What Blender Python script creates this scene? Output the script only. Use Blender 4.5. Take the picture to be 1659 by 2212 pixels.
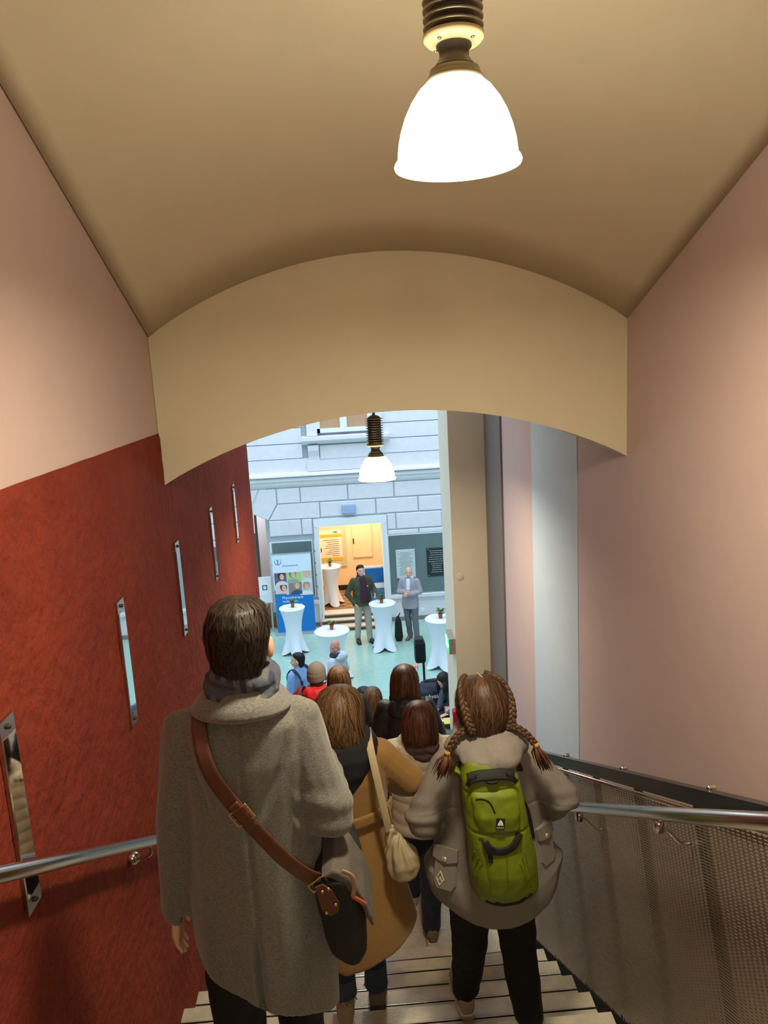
import bpy, bmesh, math, random
from mathutils import Vector, Matrix, noise
R = math.radians
for o in list(bpy.data.objects): bpy.data.objects.remove(o)
scene = bpy.context.scene
COL = scene.collection
ZC = 6.3                      # eye height above the hall floor (hall floor = 0)

# ------------------------------------------------------------------ camera
cam_d = bpy.data.cameras.new('camera'); cam = bpy.data.objects.new('camera', cam_d); COL.objects.link(cam)
cam_d.sensor_fit = 'VERTICAL'; cam_d.sensor_height = 24.0; cam_d.lens = 24.0*1661.0/2212.0
cam_d.clip_start = 0.05; cam_d.clip_end = 200
aX, aY, aZ = ((.99728646, -.0624618, .03896458), (-.04993073, -.18495051, .98147859), (-.0540984, -.98076084, -.1875674))
cam.matrix_world = Matrix(((aX[0], -aX[1], -aX[2], 0), (aY[0], -aY[1], -aY[2], 0), (aZ[0], -aZ[1], -aZ[2], ZC), (0, 0, 0, 1)))
scene.camera = cam

# ------------------------------------------------------------------ world, daylight, exposure
w = bpy.data.worlds.new('world'); scene.world = w; w.use_nodes = True
w.node_tree.nodes['Background'].inputs[0].default_value = (.5, .72, 1.0, 1)
w.node_tree.nodes['Background'].inputs[1].default_value = .4
vs = scene.view_settings; vs.view_transform = 'Standard'; vs.look = 'None'; vs.gamma = 1.0; vs.use_curve_mapping = False
vs.exposure = 0.12

def area_light(name, loc, rot, sx, sy, power, col):
    d = bpy.data.lights.new(name, 'AREA'); d.shape = 'RECTANGLE'; d.size = sx; d.size_y = sy; d.energy = power; d.color = col
    o = bpy.data.objects.new(name, d); COL.objects.link(o); o.location = loc; o.rotation_euler = rot; return o
# daylight falling through the glass roof of the hall
area_light('skylight', (0, 13.2, ZC+5.5), (0, 0, 0), 13, 9.5, 1420, (.70, .84, 1.0))

# ------------------------------------------------------------------ helpers
def lin(c): 
    c = c/255.0
    return c/12.92 if c <= .04045 else ((c+.055)/1.055)**2.4
def rgb(t): return (lin(t[0]), lin(t[1]), lin(t[2]), 1)
MATS = {}
def M(name, col, rough=.6, metal=0, nscale=0, namt=.15, bump=0, bscale=60, emis=0, stretch=(1, 1, 1), spec=.4, col2=None, island=False, trans=0, sheen=0, bdist=.01):
    if name in MATS: return MATS[name]
    m = bpy.data.materials.new(name); m.use_nodes = True; nt = m.node_tree; N = nt.nodes; Lk = nt.links
    b = N['Principled BSDF']; b.inputs['Base Color'].default_value = rgb(col); b.inputs['Roughness'].default_value = rough
    b.inputs['Metallic'].default_value = metal; b.inputs['Specular IOR Level'].default_value = spec
    if sheen: b.inputs['Sheen Weight'].default_value = sheen
    if trans: b.inputs['Transmission Weight'].default_value = trans
    if emis:
        b.inputs['Emission Color'].default_value = rgb(col); b.inputs['Emission Strength'].default_value = emis
    if nscale or bump:
        tc = N.new('ShaderNodeTexCoord'); mp = N.new('ShaderNodeMapping'); mp.inputs['Scale'].default_value = stretch
        Lk.new(tc.outputs['Object'], mp.inputs['Vector'])
    if nscale or island:
        c1 = rgb(col); c2 = rgb(col2) if col2 else tuple(x*(1-namt*1.6) for x in c1[:3])+(1,)
        mix = N.new('ShaderNodeMix'); mix.data_type = 'RGBA'; mix.inputs[6].default_value = c1; mix.inputs[7].default_value = c2
        if island:
            g = N.new('ShaderNodeNewGeometry'); Lk.new(g.outputs['Random Per Island'], mix.inputs[0])
        else:
            t = N.new('ShaderNodeTexNoise'); t.inputs['Scale'].default_value = nscale; t.inputs['Detail'].default_value = 6; t.inputs['Roughness'].default_value = .65
            Lk.new(mp.outputs[0], t.inputs['Vector'])
            rp = N.new('ShaderNodeMapRange'); rp.inputs[1].default_value = .3; rp.inputs[2].default_value = .7; Lk.new(t.outputs[0], rp.inputs[0]); Lk.new(rp.outputs[0], mix.inputs[0])
        Lk.new(mix.outputs[2], b.inputs['Base Color'])
    if bump:
        t2 = N.new('ShaderNodeTexNoise'); t2.inputs['Scale'].default_value = bscale; t2.inputs['Detail'].default_value = 5; Lk.new(mp.outputs[0], t2.inputs['Vector'])
        bp = N.new('ShaderNodeBump'); bp.inputs['Strength'].default_value = bump; bp.inputs['Distance'].default_value = bdist
        Lk.new(t2.outputs[0], bp.inputs['Height']); Lk.new(bp.outputs[0], b.inputs['Normal'])
    MATS[name] = m; return m

def obj(name, verts, faces, mat, parent=None, smooth=False, loc=None):
    me = bpy.data.meshes.new(name); me.from_pydata([tuple(v) for v in verts], [], faces); me.update()
    if smooth: me.polygons.foreach_set('use_smooth', [True]*len(me.polygons))
    if mat: me.materials.append(mat)
    o = bpy.data.objects.new(name, me); COL.objects.link(o)
    if parent: o.parent = parent
    if loc: o.location = loc
    return o
def tag(o, label=None, cat=None, group=None, kind=None):
    if label: o['label'] = label
    if cat: o['category'] = cat
    if group: o['group'] = group
    if kind: o['kind'] = kind
    return o
def thing(name, label, cat, loc=(0, 0, 0), rz=0, group=None):
    o = bpy.data.objects.new(name, None); COL.objects.link(o); o.location = loc; o.rotation_euler = (0, 0, rz); o.empty_display_size = .1
    return tag(o, label, cat, group)

class MB:
    """collects shapes into one mesh"""
    def __init__(s): s.v = []; s.f = []
    def add(s, v, f):
        n = len(s.v); s.v += [Vector(p) for p in v]; s.f += [tuple(i+n for i in q) for q in f]; return s
    def box(s, a, b, rot=None, c=None):
        x0, y0, z0 = a; x1, y1, z1 = b
        v = [Vector(p) for p in ((x0, y0, z0), (x1, y0, z0), (x1, y1, z0), (x0, y1, z0), (x0, y0, z1), (x1, y0, z1), (x1, y1, z1), (x0, y1, z1))]
        if rot: 
            c = Vector(c) if c else (Vector(a)+Vector(b))/2
            v = [c+rot @ (p-c) for p in v]
        return s.add(v, [(0, 3, 2, 1), (4, 5, 6, 7), (0, 1, 5, 4), (1, 2, 6, 5), (2, 3, 7, 6), (3, 0, 4, 7)])
    def cbox(s, a, b, ch=.01):
        """box with chamfered edges on the -y face (a block set in a wall)"""
        x0, y0, z0 = a; x1, y1, z1 = b; c = min(ch, (x1-x0)/3, (z1-z0)/3)
        v = [(x0, y1, z0), (x1, y1, z0), (x1, y1, z1), (x0, y1, z1), (x0, y0+c, z0), (x1, y0+c, z0), (x1, y0+c, z1), (x0, y0+c, z1), (x0+c, y0, z0+c), (x1-c, y0, z0+c), (x1-c, y0, z1-c), (x0+c, y0, z1-c)]
        f = [(8, 9, 10, 11)]
        for k in range(4):
            l = (k+1) % 4; f += [(4+k, 4+l, 8+l, 8+k), (k, l, 4+l, 4+k)]
        f.append((3, 2, 1, 0)); return s.add(v, f)
    def loft(s, rings, caps=True, closed=True):
        n = len(rings[0]); v = [p for r in rings for p in r]; f = []
        for i in range(len(rings)-1):
            for k in range(n if closed else n-1):
                l = (k+1) % n; f.append((i*n+k, i*n+l, (i+1)*n+l, (i+1)*n+k))
        if caps:
            f.append(tuple(reversed(range(n)))); f.append(tuple((len(rings)-1)*n+k for k in range(n)))
        return s.add(v, f)
    def zloft(s, rows, n=24):
        """rows: (x, y, z, rx, ry[, power]) from bottom or top"""
        rings = []
        for r in rows:
            p = r[5] if len(r) > 5 else 2.0; ring = []
            for k in range(n):
                a = 2*math.pi*k/n; ca, sa = math.cos(a), math.sin(a)
                ring.append(Vector((r[0]+r[3]*math.copysign(abs(ca)**(2/p), ca), r[1]+r[4]*math.copysign(abs(sa)**(2/p), sa), r[2])))
            rings.append(ring)
        if rows[0][2] > rows[-1][2]: rings.reverse()
        return s.loft(rings)
    def tube(s, pts, rad, n=12, flat=None, up=None, caps=True):
        """flat=(half width, half thickness) gives a strap; up = its outward normal hint"""
        pts = [Vector(p) for p in pts]; rings = []
        if len(pts) >= 3 and not isinstance(rad, (list, tuple)) and len(pts) < 12:      # round off the bends
            P, q = pts, []
            for i in range(len(P)-1):
                p0, p1, p2, p3 = P[max(i-1, 0)], P[i], P[i+1], P[min(i+2, len(P)-1)]
                for u in (0, .25, .5, .75): q.append(.5*((2*p1)+(p2-p0)*u+(2*p0-5*p1+4*p2-p3)*u**2+(3*p1-p0-3*p2+p3)*u**3))
            pts = q+[P[-1]]
            if callable(up): up_ = up; up = lambda i: Vector(up_(i//4)).lerp(Vector(up_(min(i//4+1, len(P)-1))), (i % 4)/4)
        m = len(pts)
        prev = None
        for i, p in enumerate(pts):
            t = (pts[min(i+1, m-1)]-pts[max(i-1, 0)]).normalized()
            if up is not None: 
                u = Vector(up(i) if callable(up) else up); nrm = (u-t*u.dot(t)).normalized()
            else:
                if prev is None: 
                    u = Vector((0, 0, 1)) if abs(t.z) < .9 else Vector((1, 0, 0)); nrm = (u-t*u.dot(t)).normalized()
                else: nrm = (prev-t*prev.dot(t)).normalized()
                prev = nrm
            bn = t.cross(nrm); r = rad[i] if isinstance(rad, (list, tuple)) else rad; ring = []
            for k in range(n):
                a = 2*math.pi*k/n
                if flat:
                    ring.append(p+bn*(flat[0]*max(-1, min(1, 1.35*math.cos(a))))+nrm*(flat[1]*max(-1, min(1, 1.35*math.sin(a)))))
                else: ring.append(p+bn*(r*math.cos(a))+nrm*(r*math.sin(a)))
            rings.append(ring)
        return s.loft(rings, caps)
    def cap(s, p0, p1, r0, r1, n=14):
        """tapered capsule"""
        p0, p1 = Vector(p0), Vector(p1); t = (p1-p0).normalized(); pts = []; rr = []
        for a in (80, 60, 40, 20, 0): pts.append(p0-t*(r0*math.sin(R(a)))); rr.append(r0*math.cos(R(a)))
        for a in (0, 20, 40, 60, 80): pts.append(p1+t*(r1*math.sin(R(a)))); rr.append(r1*math.cos(R(a)))
        return s.tube(pts, rr, n)
    def ell(s, c, r, rot=None, n=16, m=10):
        c = Vector(c); rings = []
        for i in range(m+1):
            th = math.pi*(i+.0)/m; th = min(max(th, .04), math.pi-.04); ring = []
            for k in range(n):
                a = 2*math.pi*k/n; p = Vector((r[0]*math.sin(th)*math.cos(a), r[1]*math.sin(th)*math.sin(a), -r[2]*math.cos(th)))
                ring.append(c+(rot @ p if rot else p))
            rings.append(ring)
        return s.loft(rings)
    def rev(s, prof, n=32, c=(0, 0, 0), closed_prof=False):
        """surface of revolution about z; prof = (r, z)"""
        c = Vector(c); rings = [[c+Vector((r*math.cos(2*math.pi*k/n), r*math.sin(2*math.pi*k/n), z)) for k in range(n)] for r, z in prof]
        if closed_prof: rings.append(rings[0])
        return s.loft(rings, caps=not closed_prof)
    def build(s, name, mat, parent=None, smooth=False, origin=None, loc=None):
        v = [p-Vector(origin) for p in s.v] if origin is not None else s.v
        return obj(name, v, s.f, mat, parent, smooth, loc)

def union(name, mb, mat, parent=None, voxel=.008, it=4, origin=(0, 0, 0), disp=None, xf=None):
    """melt overlapping shapes into one continuous skin"""
    v = [p-Vector(origin) for p in mb.v]
    if xf: v = [xf @ p for p in v]
    t = obj(name, v, mb.f, None)
    r = t.modifiers.new('r', 'REMESH'); r.mode = 'VOXEL'; r.voxel_size = voxel
    if it: sm = t.modifiers.new('s', 'SMOOTH'); sm.iterations = it; sm.factor = .5
    dg = bpy.context.evaluated_depsgraph_get()
    me = bpy.data.meshes.new_from_object(t.evaluated_get(dg)); old = t.data
    bpy.data.objects.remove(t); bpy.data.meshes.remove(old)
    me.name = name
    if disp:
        og = Vector(origin)
        nr = [v.normal.copy() for v in me.vertices]
        for v, n_ in zip(me.vertices, nr):
            v.co = disp(v.co+og, n_)-og
    me.polygons.foreach_set('use_smooth', [True]*len(me.polygons)); me.materials.clear(); me.materials.append(mat); me.update()
    o = bpy.data.objects.new(name, me); COL.objects.link(o)
    if parent: o.parent = parent
    return o
def nz(p, sx, sy, sz, seed=0): return noise.noise(Vector((p.x*sx+seed, p.y*sy+seed*.7, p.z*sz-seed*.3)))
def copy_tree(o, parent=None):
    c = o.copy(); COL.objects.link(c)
    if parent: c.parent = parent
    for ch in list(o.children): copy_tree(ch, c)
    return c
def text_mesh(name, s, size, mat, parent, loc, rot, extrude=.0006, align='LEFT', shear=0):
    cu = bpy.data.curves.new(name, 'FONT'); cu.body = s; cu.size = size; cu.extrude = extrude; cu.align_x = align; cu.resolution_u = 2; cu.shear = shear
    t = bpy.data.objects.new(name, cu); COL.objects.link(t); dg = bpy.context.evaluated_depsgraph_get()
    me = bpy.data.meshes.new_from_object(t.evaluated_get(dg)); bpy.data.objects.remove(t)
    me.materials.clear(); me.materials.append(mat)
    o = bpy.data.objects.new(name, me); COL.objects.link(o); o.parent = parent; o.location = loc; o.rotation_euler = rot; return o

random.seed(4)
# ================================================================== the setting
XL, XR, XW = -1.0, .955, 1.507       # left wall, right end of the steps, right wall
m_red = M('red_plaster', (138, 54, 34), .85, nscale=2.6, namt=.2, bump=.75, bscale=17, bdist=.03, col2=(116, 42, 28), spec=.2)
m_pink = M('pink_paint', (202, 178, 172), .75, nscale=3, namt=.03, bump=.12, bscale=140)
m_vault = M('vault_paint', (226, 216, 187), .8, nscale=2, namt=.03, bump=.06, bscale=120)
m_pale = M('pale_blue_paint', (196, 210, 222), .7, nscale=3, namt=.03, bump=.12, bscale=140)
m_stone = M('white_stucco', (230, 228, 232), .8, nscale=6, namt=.05, bump=.12, bscale=45)
m_groove = M('groove', (70, 76, 84), .9)
m_dark = M('dark_steel', (58, 56, 56), .45, .3)
m_tread = M('tread_stone', (204, 194, 172), .38, nscale=14, namt=.16, bump=.1, bscale=90)
m_stepbody = M('step_body', (30, 25, 22), .8)
m_steel = M('brushed_steel', (196, 192, 186), .24, 1.0, nscale=40, namt=.06)
m_floor = M('hall_terrazzo', (168, 204, 190), .22, nscale=9, namt=.1, bump=.03, bscale=60)
m_cream = M('cream_paint', (234, 222, 198), .75, nscale=3, namt=.04)
m_white = M('white_paint', (236, 238, 238), .6)

def slab(name, quads, mat, parent=None, kind='structure', label=None):
    mb = MB()
    for a, b in quads: mb.box((a[0], a[1], a[2]+ZC), (b[0], b[1], b[2]+ZC))
    o = mb.build(name, mat, parent)
    if kind and not parent: tag(o, label, None, None, kind)
    return o

# left wall: pink paint above, rough red plaster below and beyond the arch
def zl(y): return .205+.47*(4.12-y)
def zr(y): return .171+.377*(4.12-y)
wl = slab('wall_left', [((XL-.3, -5, -6.3), (XL-.006, 7.5, 3.6))], m_pink, label='pink wall left of the stairs above red plaster')
rp = MB()
def plaster(y0, y1, z0, z1, ny, nz_):
    vs_, fs = [], []
    for i in range(ny+1):
        for j in range(nz_+1):
            y = y0+(y1-y0)*i/ny; z = z0+(z1-z0)*j/nz_; p = Vector((0, y, z))
            d = .006*noise.noise(p*2.2)+.004*abs(noise.noise(p*7))+.0025*max(0, noise.noise(p*22))
            if j == nz_ and z1 < 0: d = -.004+.003*noise.noise(p*9)
            vs_.append((XL+d, y, z+ZC+(.002*noise.noise(p*9) if j == nz_ else 0)))
    for i in range(ny):
        for j in range(nz_):
            a = i*(nz_+1)+j; fs.append((a, a+nz_+1, a+nz_+2, a+1))
    rp.add(vs_, fs)
plaster(-3, 4.12, -4.0, -.29, 250, 130); plaster(4.12, 7.5, -6.3, 1.2, 110, 200)
rp.add([(XL, 7.5, 0), (XL-.3, 7.5, 0), (XL-.3, 7.5, ZC+1.2), (XL, 7.5, ZC+1.2)], [(0, 1, 2, 3)])
tag(rp.build('red_plaster', m_red, wl, True), 'rough brick red plaster')

# right wall with its painted stripe
wr = slab('wall_right', [((XW, -5, -6.3), (XW+.3, 7.56, 3.6))], m_pink, label='pink wall right of the stairs with pale blue stripe')
slab('painted_stripe', [((XW-.004, 5.03, -6.3), (XW+.01, 6.32, 1.2))], m_pale, wr)
t1 = slab('trim_1', [((XW-.02, 7.56, -6.3), (XW+.3, 8.45, 1.2))], M('grey_jamb', (120, 110, 104), .6), label='dark grey jamb strip at the foot of the stairwell')
wp = slab('wall_pillar', [((1.085, 8.45, -6.3), (1.9, 9.35, 6))], m_cream, label='cream pillar at the opening to the hall')
slab('wall_back', [((-1.3, -5.3, -2.5), (1.8, -5, 4.5))], m_pink, label='wall at the top of the stairs')
slab('wall_hall_near', [((-9, 7.3, -6.3), (XL-.3, 7.5, 6)), ((1.9, 8.9, -6.3), (9, 9.3, 6)), ((-1.3, 7.5, 1.0), (1.9, 7.9, 6))], m_white, label='white hall wall above the stairwell opening')

# sloping barrel vault and the arch that hangs in it
mb = MB(); rings = []
for i in range(31):
    y = 4.12-9.2*i/30; ring = []
    for k in range(41):
        s = k/40; x = XL+(XW-XL)*s; yy = max(y, -1.5)
        z = zl(yy)*(1-s)+zr(yy)*s+.385*(1-(2*s-1)**2)**.93
        ring.append((x, y, z+ZC))
    for k in range(40, -1, -1): ring.append((ring[k][0], y, ring[k][2]+.15))
    rings.append(ring)
mb.loft(rings); cl = mb.build('ceiling', m_vault, None, True); tag(cl, 'sloping barrel vault over the stairs', kind='structure')
for p in cl.data.polygons: p.use_smooth = abs(p.normal.y) < .95
mb = MB(); top, bot = [], []
for k in range(61):
    s = k/60; x = XL-.004+(XW-XL+.006)*s
    top.append((x, zl(4.12)*(1-s)+zr(4.12)*s+.385*(1-(2*s-1)**2)**.93+.1)); bot.append((x, -.57+.009*s+.322*max(0, 1-(2*s-1)**2)**.95))
ring = [(x, z) for x, z in bot]+[(x, z) for x, z in reversed(top)]
mb.loft([[Vector((x, 4.12, z+ZC)) for x, z in ring], [Vector((x, 4.5, z+ZC)) for x, z in ring]]); ar = mb.build('wall_arch', m_vault)
tag(ar, 'cream arched lintel across the stairs', kind='structure')
slab('ceiling_lower', [((XL, 4.5, .35), (XW, 7.5, .6))], m_vault, label='ceiling of the lower stair flight')

# ---- stairs
RUN, RISE = .2945, .17346
st = thing('staircase', 'grooved grey stone stairs going down to the hall', None); del_cat = st; st['kind'] = 'structure'
step_noses = [(2.771+RUN*k, -1.12-.589*(2.771+RUN*k)) for k in range(-11, 6)]
LAND = -3.785
low_rise = (LAND+6.3)/15; low = [(5.62+.29*k, LAND-low_rise*k) for k in range(1, 15)]
def make_step(y1, z, run):
    mb = MB().box((XL, y1-run-.02, z-.42+ZC), (XR, y1-.004, z-.012+ZC)); s = mb.build('step', m_stepbody, st)
    g = .013; wdt = (run-.012)/3
    for k in range(3):
        a = y1-run+k*(run/3); MB().box((XL, a+g, z-.03+ZC), (XR+.004, a+run/3, z+ZC)).build('tread_plank', m_tread, s)
        MB().box((XL, a+g-.003, z-.03+ZC), (XR+.002, a+g, z-.0008+ZC)).build('metal_edge', m_steel, s)
for y1, z in step_noses: make_step(y1, z, RUN)
for y1, z in low: make_step(y1, z, .29)
ld = MB().box((XL, 4.235, LAND-.3+ZC), (XR, 5.62, LAND-.012+ZC)).build('landing', m_stepbody, st)
for k in range(4):
    for q in range(3):
        x0 = XL+(XR-XL)*q/3; y0 = 4.235+1.385*k/4
        MB().box((x0+.002, y0+.002, LAND-.03+ZC), (x0+(XR-XL)/3-.002, y0+1.385/4-.002, LAND+ZC)).build('landing_tile', m_tread, ld)
mb = MB(); ys = [-.8, 4.3, 5.6, 9.7]; zs = [-.75, -3.9, -4.1, -6.5]
mb.loft([[Vector((x, y, z+ZC)) for y, z in zip(ys, zs)]+[Vector((x, y, z-.25+ZC)) for y, z in reversed(list(zip(ys, zs)))] for x in (XR-.01, XW)])
mb.build('stringer', m_stepbody, st)
MB().box((XL, -5, -.9+ZC), (XW, -.75, -.66+ZC)).build('upper_landing', m_tread, st)

# ---- hall
slab('floor', [((-9, 9.0, -6.5), (9, 18.4, -6.3)), ((-2, 7.5, -6.5), (2, 9.0, -6.3))], m_floor, label='pale green polished hall floor')
slab('wall_hall_left', [((-9.2, 7.5, -6.3), (-9, 18.4, 6))], m_white, label='white side wall of the hall')
slab('wall_hall_right', [((9, 7.5, -6.3), (9.2, 18.4, 6))], m_white, label='white side wall of the hall, opposite')
YF = 18.4
m_frame = M('white_frame', (232, 236, 236), .5)
# facade with a door opening, an arched passage opening and blocks in front
fq = [((-9, YF, -2.62), (9, YF+.4, 6)), ((-2.08, YF, -6.3), (-.9, YF+.4, -2.62)), ((-.9, YF, -3.77), (.66, YF+.4, -2.62)), ((.66, YF, -6.3), (9, YF+.4, -2.62)), ((-9, YF, -6.3), (-4.3, YF+.4, -2.62))]
wf = slab('wall_far', fq, M('facade_joint', (168, 178, 184), .9), label='white rusticated courtyard facade with blocks and cornice')
# spandrels of the passage arch
def arch_pt(a): return (-3.19+1.11*math.cos(a), -3.57+.285*math.sin(a))
mb = MB(); n = 20; up_, lo_ = [], []
for k in range(n+1):
    a = math.pi*k/n; x, z = arch_pt(a); up_.append(Vector((x, YF, -2.6+ZC))); lo_.append(Vector((x, YF, z+ZC)))
for k in range(n):
    mb.add([lo_[k], lo_[k+1], up_[k+1], up_[k], lo_[k]+Vector((0, .4, 0)), lo_[k+1]+Vector((0, .4, 0)), up_[k+1]+Vector((0, .4, 0)), up_[k]+Vector((0, .4, 0))], [(0, 3, 2, 1), (4, 5, 6, 7), (0, 1, 5, 4)])
mb.build('arch_spandrel', m_stone, wf)
def block(x0, x1, z0, z1, d=.03):
    MB().cbox((x0+.012, YF-d, z0+.012+ZC), (x1-.012, YF+.02, z1-.012+ZC), .018).build('stone_block', m_stone, wf)
rows = {(-3.165, -2.775): [-1.84, -1.27, -.12, 1.0, 2.16, 3.3, 4.4], (-3.55, -3.165): [-.82, .54, 1.575, 2.7, 3.8],
        (-3.965, -3.55): [-2.08, -1.29, -1.02]}
for (z0, z1), xs in rows.items():
    for a, b in zip(xs, xs[1:]): block(a, b, z0, z1)
for xs, z0, z1 in (([.78, 1.01, 2.14, 3.1], -3.965, -3.55), ([.78, 1.56, 2.4, 3.2], -4.1, -3.965)):
    for a, b in zip(xs, xs[1:]): block(a, b, z0, z1)
# voussoirs round the passage arch
def poly_block(pts, d=.03):
    c = sum((Vector((p[0], 0, p[1])) for p in pts), Vector())/len(pts); a, b, e = [], [], []
    for p in pts:
        q = Vector((p[0], 0, p[1])); q = q+(c-q).normalized()*.014; e.append(Vector((q.x, YF-.005, q.z+ZC))); q2 = q+(c-q).normalized()*.018; a.append(Vector((q.x, YF-d+.015, q.z+ZC))); b.append(Vector((q2.x, YF-d, q2.z+ZC)))
    MB().loft([b, a, e]).build('stone_block', m_stone, wf)
poly_block([(-2.07, -3.55), (-.82, -3.55), (-.82, -3.165), (-1.84, -3.165)])
poly_block([(-2.08, -3.56), (-1.84, -3.165), (-1.84, -2.775), (-2.25, -2.775), (-2.47, -3.37)])
for k in range(4):
    a0, a1 = math.pi*(.3+.175*k), math.pi*(.3+.175*(k+1)); p0, p1 = arch_pt(a0), arch_pt(a1)
    x0, x1 = -3.19+1.6*math.cos(a0), -3.19+1.6*math.cos(a1)
    poly_block([p0, (x0, -2.775), (x1, -2.775), p1])
# upper storey: courses with dark joints
for z0, z1 in ((-2.08, -1.72), (-1.72, -1.35), (-1.35, -.97), (-.97, -.6), (-.6, -.2)):
    for x0, x1 in ((-4.4, -1.14), (.8, 4.4)) if z1 > -1.75 else ((-4.4, -1.02), (.86, 4.4)):
        MB().box((x0, YF-.035, z0+.008+ZC), (x1, YF+.02, z1-.008+ZC)).build('stone_course', m_stone, wf)
        MB().box((x0, YF-.012, z0-.008+ZC), (x1, YF+.01, z0+.008+ZC)).build('course_joint', m_groove, wf)
MB().box((-4.4, YF-.03, -2.42+ZC), (4.4, YF+.02, -2.085+ZC)).build('stone_course', m_stone, wf)
# cornice
mb = MB(); pr = [(0, -2.40), (-.16, -2.42), (-.19, -2.47), (-.19, -2.495), (-.15, -2.505), (-.14, -2.52), (-.14, -2.60), (-.10, -2.62), (-.08, -2.70), (-.04, -2.75), (0, -2.77)]
mb.loft([[Vector((x, YF+a, z+ZC)) for a, z in pr] for x in (-4.4, 4.4)]); mb.build('cornice', m_stone, wf)
MB().box((-4.4, YF-.175, -2.51+ZC), (4.4, YF-.1, -2.496+ZC)).build('cornice_joint', m_groove, wf)
# window over the door with sill, brackets and panel
wn = thing('window_1', 'white casement window with peach blinds over the doorway', None, (0, YF, -1.5+ZC)); wn['kind'] = 'structure'
m_blind = M('peach_blind_glow', (232, 190, 156), .6, nscale=4, namt=.08, emis=.35)  # emission stands in for warm room light behind the blind
m_glass = M('clear_glass', (235, 240, 240), .03, trans=1.0)
def wb(name, x0, x1, z0, z1, d0, d1, mat): MB().box((x0, -d1, z0+1.5), (x1, -d0, z1+1.5)).build(name, mat, wn)
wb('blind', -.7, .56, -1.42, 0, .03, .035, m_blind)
for x0, x1 in ((-.69, -.19), (-.05, .45)): wb('window_pane', x0, x1, -1.4, 0, .045, .049, m_glass)
wb('window_frame', -.75, -.68, -1.5, 0, .03, .1, m_frame); wb('window_frame', .46, .55, -1.5, 0, .03, .1, m_frame); wb('mullion', -.2, -.04, -1.5, 0, .04, .11, m_frame); wb('window_frame', -.75, .55, -1.5, -1.4, .03, .1, m_frame)
wb('casing', -1.0, -.75, -1.56, 0, .03, .14, m_stone); wb('casing', .55, .80, -1.56, 0, .03, .14, m_stone)
mb = MB(); pr = [(0, -1.56), (-.24, -1.58), (-.24, -1.66), (-.2, -1.70), (-.12, -1.74), (0, -1.78)]
mb.loft([[Vector((x, a, z+1.5)) for a, z in pr] for x in (-1.13, .95)]); mb.build('window_sill', m_stone, wn)
for x0 in (-1.0, .55): 
    mb = MB(); pr = [(0, -1.78), (-.16, -1.78), (-.15, -1.9), (-.08, -2.05), (-.06, -2.16), (0, -2.18)]
    mb.loft([[Vector((x, a, z+1.5)) for a, z in pr] for x in (x0, x0+.26)]); mb.build('bracket', m_stone, wn)
wb('apron_panel', -.72, .5, -2.12, -1.8, .02, .05, m_stone); wb('apron_base', -1.04, .86, -2.4, -2.16, .02, .09, m_stone)
# doorway
dr = thing('door_1', 'white framed open doorway into a warm lit room', None, (0, YF, 0)); dr['kind'] = 'structure'
def db(name, x0, x1, z0, z1, d0, d1, mat): return MB().box((x0, -d1, z0+ZC), (x1, -d0, z1+ZC)).build(name, mat, dr)
db('door_frame', -1.0, -.89, -6.3, -3.77, -.4, .07, m_frame); db('door_frame', .65, .78, -6.3, -3.77, -.4, .07, m_frame); db('door_head', -1.0, .78, -3.77, -3.58, -.4, .08, m_frame)
db('door_moulding', -.93, -.89, -6.3, -3.77, .07, .09, m_frame); db('door_moulding', .65, .69, -6.3, -3.77, .07, .09, m_frame)
# base mouldings of the facade
for x0, x1 in ((-2.08, -1.0), (.78, 4.4)):
    MB().box((x0, YF-.05, ZC-6.3), (x1, YF+.02, ZC-6.2)).build('plinth', M('plinth_stone', (128, 132, 128), .7, nscale=12), wf)
    MB().box((x0, YF-.02, ZC-6.2), (x1, YF+.02, ZC-5.72)).build('dado', m_stone, wf)
    mb = MB(); pr = [(0, -5.62), (-.09, -5.63), (-.09, -5.70), (-.04, -5.74), (-.03, -5.80), (0, -5.82)]
    mb.loft([[Vector((x, YF+a, z+ZC)) for a, z in pr] for x in (x0, x1)]); mb.build('dado_rail', m_stone, wf)
# quoin edges beside the openings
for x0, x1 in ((-1.03, -1.0), (.78, .81), (-2.1, -2.05)):
    for k in range(5): MB().box((x0, YF-.04, ZC-5.55+.3*k), (x1, YF+.01, ZC-5.3+.3*k)).build('edge_block', m_stone, wf)
# steps up to the room
es = thing('entry_steps', 'pale wooden steps up to the warm lit doorway', None, (0, 17.9, 0)); es['kind'] = 'structure'
m_estep = M('entry_step', (206, 190, 168), .5, nscale=10); m_enose = M('entry_riser', (96, 70, 52), .6)
for k, (y0, y1, z) in enumerate(((0, .26, .1), (.26, .5, .2), (.44, .79, .3))):
    MB().box((-.95, y0, 0), (.72, y1, z-.03)).build('riser', m_enose, es); MB().box((-.96, y0-.012, z-.03), (.73, y1, z)).build('tread', m_estep, es)
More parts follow.
